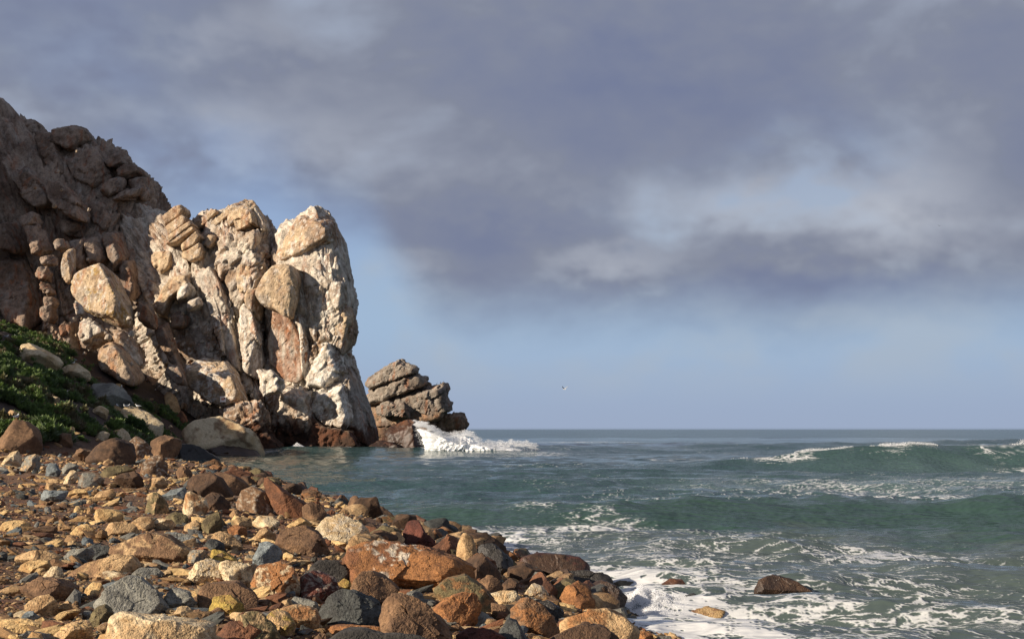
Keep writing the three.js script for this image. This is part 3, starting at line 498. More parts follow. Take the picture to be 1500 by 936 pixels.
  T(217.9, 3.4, [424, 656, 446, 646, 470, 660, 476, 678, 428, 678], { white: 0.0, tone: brown, crag: 0.4 });
  // slabs at the top of the middle buttress, dipping back to the left
  const S = { white: 0.3, tone: ochre, crag: 0.1, planes: 0, rough: 0.02, power: 12, n: 24 };
  T(236, 3.6, [238, 318, 258, 304, 268, 302, 271, 310, 266, 319, 243, 331], S); T(235, 3.8, [243, 333, 270, 317, 277, 322, 276, 331, 250, 347], S);
  T(234, 4.0, [244, 349, 283, 327, 288, 333, 250, 358], S); T(234, 4.0, [243, 357, 287, 334, 290, 341, 262, 358, 246, 360], S);
  T(233, 3.4, [268, 361, 292, 342, 298, 350, 290, 362, 270, 371], S); T(233, 3.4, [268, 373, 298, 359, 302, 368, 300, 380, 284, 386, 270, 380], S);
  T(240, 4, [286, 334, 306, 322, 324, 312, 328, 318, 304, 338, 292, 341], S); T(240, 4, [306, 340, 346, 312, 350, 322, 314, 347], { ...S, white: 0.3 });
  T(239, 5, [330, 334, 345, 312, 365, 298, 378, 301, 390, 318, 398, 334, 388, 342, 362, 330, 345, 342], { white: 0.35, tone: ochre, crag: 0.22, n: 22 });
  T(237, 2.6, [350, 330, 374, 328, 376, 338, 356, 346], { ...S }); T(239, 3.2, [380, 306, 398, 332, 402, 345, 392, 350, 384, 330], { white: 0.4, crag: 0.2 });
  T(234, 2.6, [299, 348, 310, 342, 321, 347, 323, 360, 311, 368, 300, 361], { white: 0.1, tone: ochre, crag: 0.15, sharp: 8 });
  T(237, 4.6, [214, 378, 240, 356, 256, 372, 262, 386, 236, 402, 214, 398], { white: 0.12, tone: ochre, crag: 0.3 });
  T(238, 6.4, [314, 350, 360, 340, 396, 348, 402, 396, 384, 440, 362, 474, 346, 432, 328, 390], { white: 0.34, tone: tan, crag: 0.8, n: 32 });
  const L = { white: 0.32, crag: 0.4, planes: 4 };
  T(233, 4.2, [282, 396, 304, 384, 326, 410, 346, 450, 361, 500, 372, 556, 355, 552, 335, 492, 308, 440], L);
  T(231, 3.0, [298, 426, 318, 436, 341, 490, 350, 540, 334, 520, 312, 462], { ...L, white: 0.45 }); T(231, 3.4, [358, 442, 378, 462, 390, 500, 393, 530, 385, 556, 368, 546, 357, 492], { ...L, white: 0.55 });
  T(234, 3.0, [352, 392, 372, 384, 384, 398, 384, 424, 360, 440], { ...L, tone: ochre }); T(232, 3.4, [362, 440, 384, 424, 392, 448, 388, 474, 374, 468], { ...L, tone: ochre });
  T(229, 3.4, [256, 424, 272, 411, 284, 422, 280, 434, 262, 440], { white: 0.55, crag: 0.2 }); T(233, 4.8, [224, 430, 256, 406, 280, 398, 286, 414, 252, 440, 242, 468, 226, 456], { white: 0.3, tone: ochre, crag: 0.3 });
  T(228, 2.4, [271, 444, 290, 434, 299, 446, 279, 457], { white: 0.5, crag: 0.15 }); T(229, 2.8, [244, 468, 255, 454, 275, 464, 272, 479, 250, 481], { white: 0.02, tone: dusk, crag: 0.15 });
  T(236, 6.4, [250, 484, 292, 462, 326, 486, 352, 545, 322, 552, 280, 550, 258, 532], { white: 0.3, crag: 0.5, n: 28, tone: stoneGrey });
  T(224, 5.8, [264, 550, 293, 524, 330, 530, 352, 552, 372, 592, 362, 606, 322, 592, 288, 572], { white: 0.5, tone: ochre, crag: 0.22, rough: 0.03, n: 28 });
  T(222, 2.6, [222, 480, 240, 470, 250, 500, 262, 540, 246, 530, 230, 505], { white: 0.05, tone: dusk, crag: 0.3 }); T(214, 2.4, [238, 545, 256, 530, 268, 548, 274, 566, 258, 562], { white: 0.05, tone: dusk, crag: 0.2 });
  // the great pale blocks lodged against the slope, and the rubble between them
  T(221, 5.2, [100, 418, 117, 399, 147, 384, 163, 402, 185, 440, 199, 466, 197, 476, 180, 483, 160, 474, 130, 456, 108, 432], { white: 0.4, tone: ochre, lichen: 0.75, crag: 0.18, rough: 0.035, n: 34, planes: 4 });
  T(221, 1.7, [89, 378, 96, 366, 106, 362, 108, 390, 107, 410, 100, 417, 92, 406], { white: 0.3, tone: ochre, crag: 0.15 });
  T(212, 4.4, [136, 516, 145, 501, 163, 497, 185, 518, 204, 545, 214, 562, 206, 570, 180, 558, 150, 541], { white: 0.15, tone: rgb(190, 164, 132), rusty: 0.12, crag: 0.14, rough: 0.035, n: 28, planes: 3, sharp: 9 });
  T(218, 3.8, [112, 470, 130, 464, 158, 484, 172, 496, 142, 508, 134, 516, 118, 492], { white: 0.3, crag: 0.4 }); T(216, 3.0, [160, 482, 182, 486, 200, 512, 208, 538, 190, 525, 170, 500], { white: 0.3, crag: 0.35 });
  T(222, 2.6, [198, 440, 214, 444, 226, 462, 232, 484, 214, 480, 200, 462], { white: 0.02, tone: dusk, crag: 0.2 }); T(207, 1.6, [107, 440, 118, 446, 124, 460, 114, 462], { white: 0.2, crag: 0.1 });
  // knobs, ledges and fallen blocks of the shaded slope
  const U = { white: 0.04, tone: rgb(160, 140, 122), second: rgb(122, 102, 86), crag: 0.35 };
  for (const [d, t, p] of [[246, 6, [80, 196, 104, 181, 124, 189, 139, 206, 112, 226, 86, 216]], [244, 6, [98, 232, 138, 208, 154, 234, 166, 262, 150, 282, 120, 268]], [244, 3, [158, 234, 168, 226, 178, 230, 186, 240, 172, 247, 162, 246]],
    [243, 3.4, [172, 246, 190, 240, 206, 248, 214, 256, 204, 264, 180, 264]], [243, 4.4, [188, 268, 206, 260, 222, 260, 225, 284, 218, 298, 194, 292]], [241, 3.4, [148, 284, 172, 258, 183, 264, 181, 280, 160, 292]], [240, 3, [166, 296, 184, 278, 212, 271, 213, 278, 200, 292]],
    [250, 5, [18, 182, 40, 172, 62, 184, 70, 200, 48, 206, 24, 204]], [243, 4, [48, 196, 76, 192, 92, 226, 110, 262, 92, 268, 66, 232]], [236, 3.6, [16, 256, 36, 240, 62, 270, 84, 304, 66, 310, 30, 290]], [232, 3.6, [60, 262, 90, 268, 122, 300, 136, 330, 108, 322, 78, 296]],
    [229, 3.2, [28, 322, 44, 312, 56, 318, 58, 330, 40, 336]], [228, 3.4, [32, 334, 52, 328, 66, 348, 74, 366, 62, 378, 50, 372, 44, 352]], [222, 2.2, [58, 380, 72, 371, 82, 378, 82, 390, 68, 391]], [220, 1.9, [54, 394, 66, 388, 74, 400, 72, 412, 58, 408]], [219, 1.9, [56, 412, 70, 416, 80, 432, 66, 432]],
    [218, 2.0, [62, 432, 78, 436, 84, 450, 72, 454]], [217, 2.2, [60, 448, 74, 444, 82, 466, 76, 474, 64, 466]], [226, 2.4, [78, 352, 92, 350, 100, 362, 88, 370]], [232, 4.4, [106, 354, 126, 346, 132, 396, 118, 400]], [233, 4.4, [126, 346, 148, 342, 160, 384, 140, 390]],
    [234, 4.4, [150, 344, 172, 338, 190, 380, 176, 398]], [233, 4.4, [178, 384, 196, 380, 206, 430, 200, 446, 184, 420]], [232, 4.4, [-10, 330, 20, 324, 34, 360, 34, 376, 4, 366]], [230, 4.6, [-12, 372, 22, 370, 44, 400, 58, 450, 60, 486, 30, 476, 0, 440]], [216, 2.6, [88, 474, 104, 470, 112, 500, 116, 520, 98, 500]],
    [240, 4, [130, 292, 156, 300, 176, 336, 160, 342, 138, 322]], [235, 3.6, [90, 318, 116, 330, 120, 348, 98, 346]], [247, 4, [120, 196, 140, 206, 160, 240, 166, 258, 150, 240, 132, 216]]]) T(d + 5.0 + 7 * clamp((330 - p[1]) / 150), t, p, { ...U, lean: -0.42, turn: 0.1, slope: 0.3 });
  // small stones wedged along the joints
  const r = rng(515);
  for (let i = 0; i < 110; i++) {
    const band = [[215, 300, 420, 660, 227], [310, 400, 340, 460, 232], [96, 215, 460, 560, 208], [20, 130, 200, 480, 232], [400, 520, 560, 650, 224], [325, 420, 575, 640, 219], [225, 330, 560, 640, 221], [430, 515, 420, 520, 229]][i % 8];
    const x = lerp(band[0], band[1], r()), y = lerp(band[2], band[3], r()), s = 2.5 + 6 * r() * r(), q = () => 0.65 + 0.5 * r();
    if (x < 96 && y > 470) continue;
    T(band[4] + 4 * r(), s * 0.13, [x - s * q(), y + s * 0.3, x - s * 0.5, y - s * q(), x + s * 0.6, y - s * 0.8 * q(), x + s * q(), y + s * 0.2, x + s * 0.4, y + s * 0.8 * q(), x - s * 0.6, y + s * 0.8], { white: 0.3 * r(), crag: 0.05, n: 6, sharp: 60, tone: r() < 0.5 ? ochre : tan });
  }
  add(cliff, 'sea_cliff', 'towering jointed rock cliff streaked white and rust, rising from the sea', 'cliff');

  // the stack of slabs off the point
  const isle = new THREE.Group(); isle.position.set(-26, 0, -315);
  const I = (d, t, p, o) => block(isle, 'rock_slab', d + 64, t * 1.25, p, { white: 0.12, tone: rgb(150, 140, 128), second: rgb(116, 104, 94), crag: 0.5, planes: 3, weed: 0.6, rough: 0.03, fit: 1.08, n: 30, ...o });
  I(250, 4.4, [535, 562, 540, 552, 562, 541, 575, 533, 590, 529, 603, 534, 613, 541, 608, 548, 590, 555, 546, 569], { power: 3.6 }); I(251, 4.8, [535, 584, 545, 570, 575, 560, 608, 550, 622, 554, 627, 562, 610, 571, 580, 581, 560, 590, 540, 592], { power: 3.6 });
  I(249, 4.6, [582, 584, 610, 572, 640, 565, 652, 561, 658, 571, 654, 581, 661, 594, 656, 602, 640, 607, 600, 603, 580, 592], {}); I(248, 3.4, [548, 598, 580, 583, 602, 600, 602, 612, 558, 608], {});
  I(253, 4.2, [530, 585, 600, 598, 652, 604, 642, 616, 600, 622, 545, 624, 526, 604], { tone: brown }); I(253, 4.6, [612, 622, 640, 611, 664, 604, 677, 608, 683, 622, 678, 632, 652, 640, 622, 636], { tone: brown }); I(257, 3, [540, 575, 590, 552, 610, 550, 640, 575, 645, 605, 640, 625, 545, 625], { tone: brown, crag: 0.6 }); I(255, 5, [520, 612, 590, 610, 640, 618, 650, 650, 520, 654], { tone: brown });
  add(isle, 'sea_stack', 'small grey islet of tilted slabs beyond the cliff foot', 'rock');
  add(block(null, '', 212, 3.6, [556, 645, 574, 624, 593, 613, 610, 618, 618, 640, 626, 668, 600, 676, 560, 674], { white: 0, tone: rgb(122, 84, 58), second: rgb(92, 64, 46), crag: 0.25, weed: 0.8, material: M.wet }), 'sea_rock', 'rust brown wet rock where the wave bursts below the slab islet', 'rock');
  add(block(null, '', 209, 2.4, [538, 655, 556, 645, 586, 652, 596, 674, 540, 676], { white: 0, tone: brown, crag: 0.25, material: M.wet }), 'sea_rock', 'low dark wet rock between the cliff foot and the rusty sea rock', 'rock');
}
console.log('cliff done');
// ------------------------------------------------------------------ boulders of the shore
const PAL = {
  tan: [rgb(206, 172, 126), rgb(164, 130, 90)], cream: [rgb(228, 208, 170), rgb(198, 168, 124)], orange: [rgb(168, 116, 70), rgb(126, 84, 52)], rust: [rgb(138, 92, 62), rgb(104, 70, 50)], brown: [rgb(140, 108, 78), rgb(106, 80, 58)], dark: [rgb(72, 68, 62), rgb(52, 48, 44)],
  grey: [rgb(150, 148, 136), rgb(116, 114, 106)], blue: [rgb(142, 150, 150), rgb(104, 112, 114)], red: [rgb(112, 64, 50), rgb(80, 46, 38)], olive: [rgb(124, 112, 78), rgb(92, 80, 56)], yellow: [rgb(188, 162, 82), rgb(150, 118, 66)], gold: [rgb(218, 184, 128), rgb(182, 144, 94)], slate: [rgb(86, 88, 84), rgb(62, 62, 60)], deep: [rgb(104, 78, 56), rgb(72, 54, 40)],
};
function stoneColor(pal, seed, scale, o = {}) {
  const [a, b] = PAL[pal], s = seed * 0.37 % 50, f = 1.5 / scale;
  return (x, y, z) => {
    const n = fbm3(x * f + s, y * f, z * f, 4), m = fbm3(x * f * 3 + 9, y * f * 3 + s, z * f * 3, 3), v = fbm3(x * f * 6, y * f * 6, z * f * 6 + s, 2);
    let c = mix3(a, b, sstep(-0.2, 0.3, n + 0.4 * m));
    if (o.stain) c = mix3(c, PAL[o.stain][0], 0.85 * sstep(-0.02, 0.14, n * 0.7 - m * 0.6));
    if (o.pale) c = mix3(c, rgb(214, 204, 184), o.pale * sstep(0.10, 0.2, m + 0.6 * v + 0.25 * n));
    if (o.spot) c = mix3(c, rgb(222, 212, 192), 0.85 * sstep(0.1, -0.05, Math.hypot(x / scale - o.spot[0], (y / scale - o.spot[1]) * 1.6) - o.spot[2] + 1.1 * m + 0.7 * v));   // droppings
    c = mix3(c, PAL[pal][1].map(q => q * 0.6), 0.6 * sstep(0.16, 0.3, -m + 0.5 * v));
    return c;
  };
}
// outline in photograph pixels; the distance is where its foot meets the ground
function boulder(poly, pal, o = {}) {
  const P = flat(poly), xs = P.map(p => p[0]), ys = P.map(p => p[1]), x0 = Math.min(...xs), x1 = Math.max(...xs), y0 = Math.min(...ys), y1 = Math.max(...ys), mid = (x0 + x1) / 2;
  const foot = o.d ?? hit(mid, y1 - 0.06 * (y1 - y0)), wide = (x1 - x0) * foot / FOCAL, tall = (y1 - y0) * foot / FOCAL;
  const thick = 1.25 * (o.thick ?? 0.42) * Math.min(wide, tall * 1.9), d = foot + thick * (o.back ?? 0.55), k = d / FOCAL, my = (y0 + y1) / 2;
  const by = EYE + (HORIZON - y1) * k, pts = P.map(([x, y]) => [(x - mid) * k, (EYE + (HORIZON - y) * k) - by - (y > my ? (o.sink ?? 0.3) * (y - my) * k : 0)]);
  const seed = Math.round(Math.abs(x0 * 13 + y0 * 7 + x1)), px = Math.max(x1 - x0, y1 - y0), size = Math.max(wide, tall) * 0.5;
  const g = rockGeometry(pts, { seed: seed + (o.reseed ?? 0), n: o.n ?? clamp(Math.round(px * 0.28), 8, 34), thick, power: o.power ?? 6, planes: o.planes ?? 6, slope: o.slope ?? 1, sharp: o.sharp ? o.sharp * 2.5 : 70, chip: o.chip ?? (o.sharp ? 0.25 : 0.5), rough: o.rough ?? 0.035, bed: o.bed, soft: o.soft ?? 0, uv: 0.9, crease: !o.sharp, color: stoneColor(pal, seed, size, o) });
  const m = new THREE.Mesh(g, o.wet ? M.wet : M.rock); m.position.set((mid - 750) * k, by + (o.lift ?? 0), -d); return m;
}
const BED = [0.35, 0.9, 0.1, 3.2, 0.018];
const ROCKS = [
  // along the water, far to near
  ['rust', 'rust orange slab leaning up to a point beside the water', [384, 702, 390, 698, 420, 722, 450, 737, 446, 762, 405, 748, 388, 722], { thick: 0.22, planes: 4, bed: [0.6, -0.8, 0, 3, 0.02] }],
  ['brown', 'brown grey boulder right of the leaning pointed slab', [440, 745, 455, 734, 470, 740, 479, 752, 468, 766, 445, 762], {}],
  ['brown', 'rounded brown boulder with white droppings left of the leaning slab', [344, 738, 350, 719, 368, 713, 388, 721, 402, 736, 402, 752, 375, 756, 350, 748], { pale: 0.5, sharp: 12 }],
  ['deep', 'smooth dark brown boulder sloping down behind the cream and orange rock', [270, 708, 284, 696, 305, 690, 325, 700, 338, 722, 332, 734, 295, 724, 274, 716], { sharp: 10, planes: 4 }],
  ['brown', 'long smooth brown boulder sloping into the inlet', [310, 698, 322, 690, 345, 698, 370, 714, 368, 726, 340, 728, 326, 716], { sharp: 10, planes: 4 }],
  ['brown', 'small brown boulder standing alone before the inlet water', [256, 694, 262, 684, 269, 682, 282, 692, 278, 706, 262, 703], {}],
  ['brown', 'brown boulder with parallel white streaks beside the inlet', [204, 692, 214, 673, 230, 666, 243, 675, 247, 690, 232, 699, 210, 698], { pale: 0.55 }],
  ['deep', 'dark brown rough boulder in front of the white streaked boulder', [158, 710, 174, 696, 195, 690, 211, 702, 210, 714, 180, 716], {}],
  ['cream', 'cream and orange cracked block beside the pocked brown rock', [264, 745, 272, 722, 282, 719, 298, 728, 306, 745, 290, 758, 272, 754], { stain: 'orange' }],
  ['deep', 'pocked dark brown rock against the cream and orange block', [296, 732, 310, 720, 325, 725, 338, 740, 327, 750, 300, 749], { rough: 0.09 }],
  ['blue', 'flat pale grey slab behind the upright brown stone', [229, 729, 250, 718, 270, 713, 274, 722, 266, 734, 240, 736], { thick: 0.3 }],
  ['olive', 'upright brown stone with a pale left face beside the grey slab', [213, 748, 218, 725, 226, 718, 238, 730, 246, 746, 236, 756, 220, 755], { stain: 'tan' }],
  ['cream', 'broad tan boulder with a whitened crown at the water side', [456, 778, 475, 758, 498, 753, 520, 762, 545, 780, 538, 798, 500, 794, 468, 788], { pale: 0.7, bed: [0.5, 0.8, 0, 4, 0.02] }],
  ['brown', 'broad brown boulder with a flat front below the whitened boulder', [400, 793, 414, 775, 445, 771, 470, 784, 486, 804, 472, 814, 430, 815, 402, 802], { planes: 5 }],
  ['gold', 'pale gold slab resting above the flat fronted brown boulder', [416, 772, 440, 758, 457, 768, 448, 778, 424, 779], { bed: BED }],
  ['cream', 'pinkish cream mottled rock beside the brown boulder with droppings', [364, 768, 378, 756, 398, 757, 412, 766, 402, 774, 380, 776], { stain: 'tan' }],
  ['blue', 'upright blue grey stone left of the red topped block', [371, 818, 379, 797, 392, 792, 407, 800, 412, 812, 405, 826, 386, 834, 372, 831], {}],
  ['olive', 'dark olive grey rock behind the great orange boulder', [540, 781, 560, 771, 582, 775, 590, 789, 576, 801, 550, 798], { planes: 4 }],
  ['red', 'dark red peaked rock standing against white foam', [586, 789, 597, 767, 605, 761, 613, 762, 622, 780, 640, 791, 634, 806, 600, 806, 588, 799], { rough: 0.08 }],
  ['dark', 'small dark rock between the red peaked rock and the upright fin', [638, 793, 655, 784, 666, 790, 663, 806, 645, 808], {}],
  ['tan', 'upright tan fin of rock with a rounded top against the foam', [665, 822, 671, 795, 678, 780, 687, 778, 693, 786, 698, 806, 700, 838, 686, 840, 668, 830], { thick: 0.4, soft: 1, sharp: 12 }],
  ['orange', 'great orange boulder with a whitened top, longest in the pile', [501, 824, 511, 801, 545, 789, 582, 795, 622, 805, 672, 820, 697, 835, 698, 852, 662, 868, 620, 872, 570, 864, 523, 850], { rough: 0.06, spot: [-0.25, 0.62, 0.16], n: 44, planes: 5, bed: [0.2, 0.95, 0, 4, 0.022], stain: 'rust' }],
  ['dark', 'dark wet triangular rock right of the upright fin', [695, 826, 700, 800, 711, 793, 724, 797, 748, 818, 755, 832, 728, 842, 700, 840], { wet: 1, planes: 5 }],
  ['olive', 'small olive tan stone beside the dark triangular rock', [738, 838, 744, 820, 752, 819, 763, 836, 752, 843], {}],
  ['deep', 'long dark red brown boulder lying along the foam edge', [756, 828, 765, 816, 790, 811, 825, 814, 850, 817, 867, 829, 870, 842, 840, 850, 800, 850, 768, 842], { wet: 1, sharp: 12, n: 34, stain: 'red', rough: 0.06 }],
  ['grey', 'flat speckled grey slab lying on dark rocks', [750, 845, 764, 836, 790, 838, 796, 849, 782, 857, 760, 855], { pale: 0.5, thick: 0.3 }],
  ['dark', 'flat dark wet rock below the long red brown boulder', [818, 850, 838, 834, 866, 838, 890, 840, 900, 854, 882, 868, 843, 870], { wet: 1 }],
  ['orange', 'round shouldered orange brown boulder beside the surging foam', [813, 882, 829, 860, 848, 852, 862, 861, 874, 884, 861, 898, 835, 901, 816, 891], { planes: 5 }],
  ['deep', 'brown knobbly wet rock behind the orange brown boulder', [856, 866, 884, 851, 906, 861, 922, 876, 907, 891, 880, 888, 862, 876], { wet: 1, rough: 0.08 }],
  ['olive', 'long low olive rock tapering into the foam', [888, 858, 910, 849, 940, 856, 960, 865, 932, 872, 904, 870], { wet: 1, thick: 0.35 }],
  ['rust', 'small orange and slate rock at the edge of the surging foam', [870, 876, 890, 865, 904, 880, 899, 894, 878, 893], { stain: 'slate', wet: 1 }],
  ['rust', 'rusty rock barely breaking the water off the rock pile', [968, 863, 983, 856, 1000, 857, 1011, 868, 996, 873, 974, 868], { wet: 1, d: 30.0, lift: 0.12 }],
  ['slate', 'small grey rock awash in white foam', [995, 892, 1004, 882, 1018, 878, 1027, 888, 1026, 900, 1003, 900], { wet: 1, lift: 0.14 }],
  ['gold', 'low golden brown rock awash below the small grey rock', [988, 908, 1014, 898, 1040, 893, 1068, 899, 1046, 910, 1010, 914], { wet: 1, stain: 'rust', lift: 0.05 }],
  ['deep', 'lone dark brown rock out in the shallows', [1103, 879, 1110, 858, 1134, 851, 1166, 860, 1204, 881, 1180, 890, 1128, 890], { wet: 1, planes: 5, lift: 0.14 }],
  // front of the pile
  ['tan', 'banded orange tan boulder rounded like a loaf at the water edge', [814, 918, 829, 901, 860, 892, 890, 893, 915, 905, 940, 927, 934, 946, 890, 952, 838, 946, 816, 932], { stain: 'orange', bed: [0.55, 0.8, 0.2, 7, 0.012], n: 40, sharp: 8, planes: 4 }],
  ['deep', 'dark brown boulder in front of the banded loaf shaped boulder', [796, 942, 828, 922, 860, 915, 886, 920, 912, 938, 904, 964, 820, 966], {}],
  ['orange', 'small orange stone right of the banded loaf shaped boulder', [926, 934, 940, 923, 955, 928, 962, 942, 936, 950], {}],
  ['grey', 'small grey stones end of the pile in the last foam', [958, 940, 968, 930, 982, 932, 992, 946, 970, 954], { wet: 1 }],
  ['slate', 'pointed dark grey block in front of the wet sided brown slab', [720, 942, 744, 906, 757, 911, 778, 944, 742, 958], {}],
  ['brown', 'brown slab with a wet grey lower corner standing on edge', [748, 894, 767, 871, 785, 879, 812, 905, 821, 924, 797, 940, 763, 922, 748, 908], { stain: 'orange', n: 26 }],
  ['cream', 'tan stone with a flat pale top above the wet sided slab', [714, 871, 735, 864, 755, 866, 762, 877, 746, 894, 728, 889], { stain: 'tan' }],
  ['brown', 'dark brown stone under the flat topped tan stone', [718, 884, 740, 886, 750, 902, 740, 914, 722, 904], {}],
  ['cream', 'pink and white mottled stone among dark wet stones', [766, 872, 780, 855, 795, 860, 808, 873, 796, 883, 774, 882], { pale: 0.6, stain: 'brown' }],
  ['dark', 'dark wet stone between the mottled stone and orange brown boulder', [778, 884, 800, 878, 827, 896, 823, 912, 800, 906], { wet: 1 }],
  ['red', 'red brown rock at the very front below the bright orange block', [668, 932, 690, 917, 720, 921, 748, 938, 704, 956, 670, 950], {}],
  ['brown', 'brown stone just below the upright fin', [697, 855, 714, 842, 730, 848, 738, 862, 716, 872, 700, 866], {}],
  ['deep', 'brown stone touching the flat speckled slab', [733, 860, 747, 846, 760, 854, 758, 872, 740, 874], {}],
  ['dark', 'slate black rock tucked left of the great orange boulder', [446, 840, 464, 822, 490, 821, 505, 830, 519, 848, 500, 858, 470, 853], { rough: 0.09 }],
  ['orange', 'orange and cream square block with a red right face', [364, 864, 377, 830, 404, 825, 430, 831, 439, 862, 433, 882, 400, 878, 374, 872], { stain: 'cream', n: 30 }],
  ['red', 'red brown block with a pale upper edge beside the square block', [436, 846, 458, 837, 490, 849, 500, 869, 482, 888, 460, 888, 442, 866], { pale: 0.4 }],
  ['brown', 'dark brown peaked block before the great orange boulder', [510, 864, 529, 836, 545, 837, 570, 852, 583, 864, 562, 893, 528, 886, 511, 872], { n: 26 }],
  ['slate', 'large dark grey angular block with a notched front', [463, 902, 479, 873, 500, 862, 520, 867, 550, 884, 563, 902, 558, 918, 520, 926, 488, 920, 467, 912], { n: 36, planes: 8 }],
  ['brown', 'big chestnut brown wedge standing tall at the front of the pile', [557, 888, 574, 866, 605, 871, 630, 889, 656, 920, 664, 948, 620, 962, 564, 934, 556, 908], { n: 38 }],
  ['orange', 'bright orange block with a steep right end', [628, 897, 650, 880, 685, 864, 697, 869, 707, 892, 694, 921, 664, 921, 638, 909], { n: 34, planes: 5 }],
  ['olive', 'olive brown boulder behind the bright orange block', [634, 864, 655, 848, 680, 844, 706, 860, 738, 892, 734, 908, 700, 894, 660, 884, 638, 876], { stain: 'orange', n: 30 }],
  ['grey', 'grey squared bar of stone below the red brown block', [422, 884, 430, 874, 462, 881, 470, 891, 460, 902, 428, 896], { thick: 0.35 }],
  ['tan', 'orange tan block under the grey squared bar', [404, 894, 430, 887, 462, 894, 468, 912, 456, 926, 430, 924, 412, 912], { stain: 'orange' }],
  ['tan', 'tan stone with a yellow lichen cap at the front', [386, 906, 400, 894, 418, 899, 434, 916, 430, 932, 405, 936, 390, 922], { stain: 'yellow' }],
  ['olive', 'long olive tan rock at the front edge beside the lichen capped stone', [346, 902, 374, 894, 400, 914, 418, 940, 380, 952, 346, 934], { stain: 'tan' }],
  ['yellow', 'small yellow lichen stone below the slate black rock', [491, 858, 503, 847, 514, 853, 512, 867, 498, 867], {}],
  ['dark', 'black domed boulder cut by the bottom edge', [470, 944, 500, 925, 530, 922, 562, 930, 584, 929, 612, 927, 645, 944, 606, 976, 500, 976], { sharp: 10, n: 30 }],
  ['orange', 'flat orange stone behind the black domed boulder', [468, 928, 480, 917, 510, 916, 562, 919, 564, 931, 500, 936], { thick: 0.3 }],
  // the left of the beach
  ['grey', 'big pale grey granite block with a sunlit flat face on the gravel', [134, 884, 160, 861, 184, 845, 199, 845, 226, 860, 250, 891, 248, 912, 200, 914, 158, 902], { n: 44, planes: 4, rough: 0.035 }],
  ['cream', 'big cream boulder cut by the bottom edge', [148, 926, 158, 901, 172, 897, 212, 904, 262, 911, 303, 920, 306, 946, 240, 966, 148, 964], { n: 40, stain: 'tan', planes: 5 }],
  ['gold', 'long flat yellow tan slab low on the gravel', [-14, 924, -6, 909, 30, 907, 65, 914, 80, 922, 62, 928, 0, 930], { thick: 0.3, planes: 4 }],
  ['tan', 'knobbly tan rock left of the big cream boulder', [74, 934, 90, 917, 115, 911, 131, 915, 137, 932, 120, 946, 88, 946], { stain: 'gold', rough: 0.08 }],
  ['olive', 'grey olive stone leaning on the granite block', [124, 914, 139, 890, 150, 887, 167, 900, 157, 916, 140, 923], {}],
  ['blue', 'small blue grey stone near the long flat yellow slab', [26, 910, 36, 897, 48, 895, 58, 905, 52, 914, 34, 914], {}],
  ['tan', 'blocky tan rock in front of the wide flat brown rock', [34, 888, 55, 873, 75, 871, 87, 886, 78, 899, 60, 905, 38, 897], {}],
  ['brown', 'wide flat brown rock overhanging a hollow', [24, 862, 50, 848, 80, 850, 106, 862, 105, 875, 86, 884, 58, 876, 32, 872], { thick: 0.5 }],
  ['gold', 'small oval cream stone behind the granite block', [122, 865, 132, 854, 148, 854, 154, 862, 147, 873, 128, 873], {}],
  ['brown', 'long low brown boulder undercut on its right', [153, 804, 190, 790, 215, 782, 240, 785, 278, 806, 277, 820, 250, 830, 200, 818, 158, 813], { stain: 'tan', n: 34 }],
  ['tan', 'long low tan boulder in front of the pair of grey rocks', [92, 842, 125, 825, 170, 812, 191, 815, 203, 831, 182, 843, 130, 848], { stain: 'brown', n: 28 }],
  ['grey', 'light grey rock of the touching grey pair', [90, 818, 104, 805, 130, 803, 134, 816, 116, 828, 94, 827], {}],
  ['slate', 'darker rough rock of the touching grey pair', [122, 810, 132, 800, 160, 800, 169, 811, 152, 822, 130, 821], { rough: 0.08 }],
  ['tan', 'broad tan rock left of the light grey pair', [20, 816, 45, 805, 65, 806, 87, 816, 82, 829, 50, 830, 23, 825], {}],
  ['gold', 'low tan loaf of rock below the broad tan rock', [24, 831, 40, 822, 70, 821, 77, 831, 62, 840, 28, 840], {}],
  ['cream', 'pale triangular tan stone right of the low tan loaf', [58, 848, 76, 829, 88, 832, 93, 844, 76, 854], {}],
  ['cream', 'big white cream boulder brightest on the beach', [270, 850, 284, 825, 305, 817, 326, 828, 325, 848, 311, 861, 284, 855], { pale: 0.6, n: 26 }],
  ['cream', 'cream block with brown patches and a brown right end', [316, 855, 319, 825, 340, 819, 370, 831, 381, 846, 370, 864, 340, 867], { stain: 'brown', n: 28 }],
  ['yellow', 'thin yellow plate standing behind the white cream boulder', [304, 818, 310, 804, 325, 808, 352, 822, 332, 829], { thick: 0.25 }],
  ['yellow', 'yellow lichen covered block in front of a broad brown slab', [305, 894, 311, 875, 335, 871, 357, 885, 360, 902, 332, 908, 308, 905], {}],
  ['brown', 'broad brown slab behind the lichen covered block', [283, 874, 300, 855, 345, 854, 374, 870, 384, 899, 356, 900, 330, 884, 298, 886], { n: 24 }],
  ['rust', 'orange streaked rock right of the lichen covered block', [340, 914, 355, 895, 380, 894, 403, 921, 398, 936, 360, 933], { stain: 'cream' }],
  ['rust', 'rusty rough rock right of the big cream boulder', [316, 930, 334, 909, 360, 911, 388, 926, 378, 950, 328, 952], { rough: 0.08 }],
  ['blue', 'flat grey slab lying alone on the gravel', [57, 730, 62, 718, 80, 719, 97, 719, 95, 730, 80, 737, 64, 735], { thick: 0.35 }],
  ['tan', 'small tan cube of stone behind the lone grey slab', [63, 717, 69, 707, 80, 707, 84, 717, 73, 721], {}],
  ['gold', 'golden orange squared block with a steep right end', [134, 755, 142, 745, 165, 747, 180, 753, 174, 765, 160, 767, 138, 762], {}],
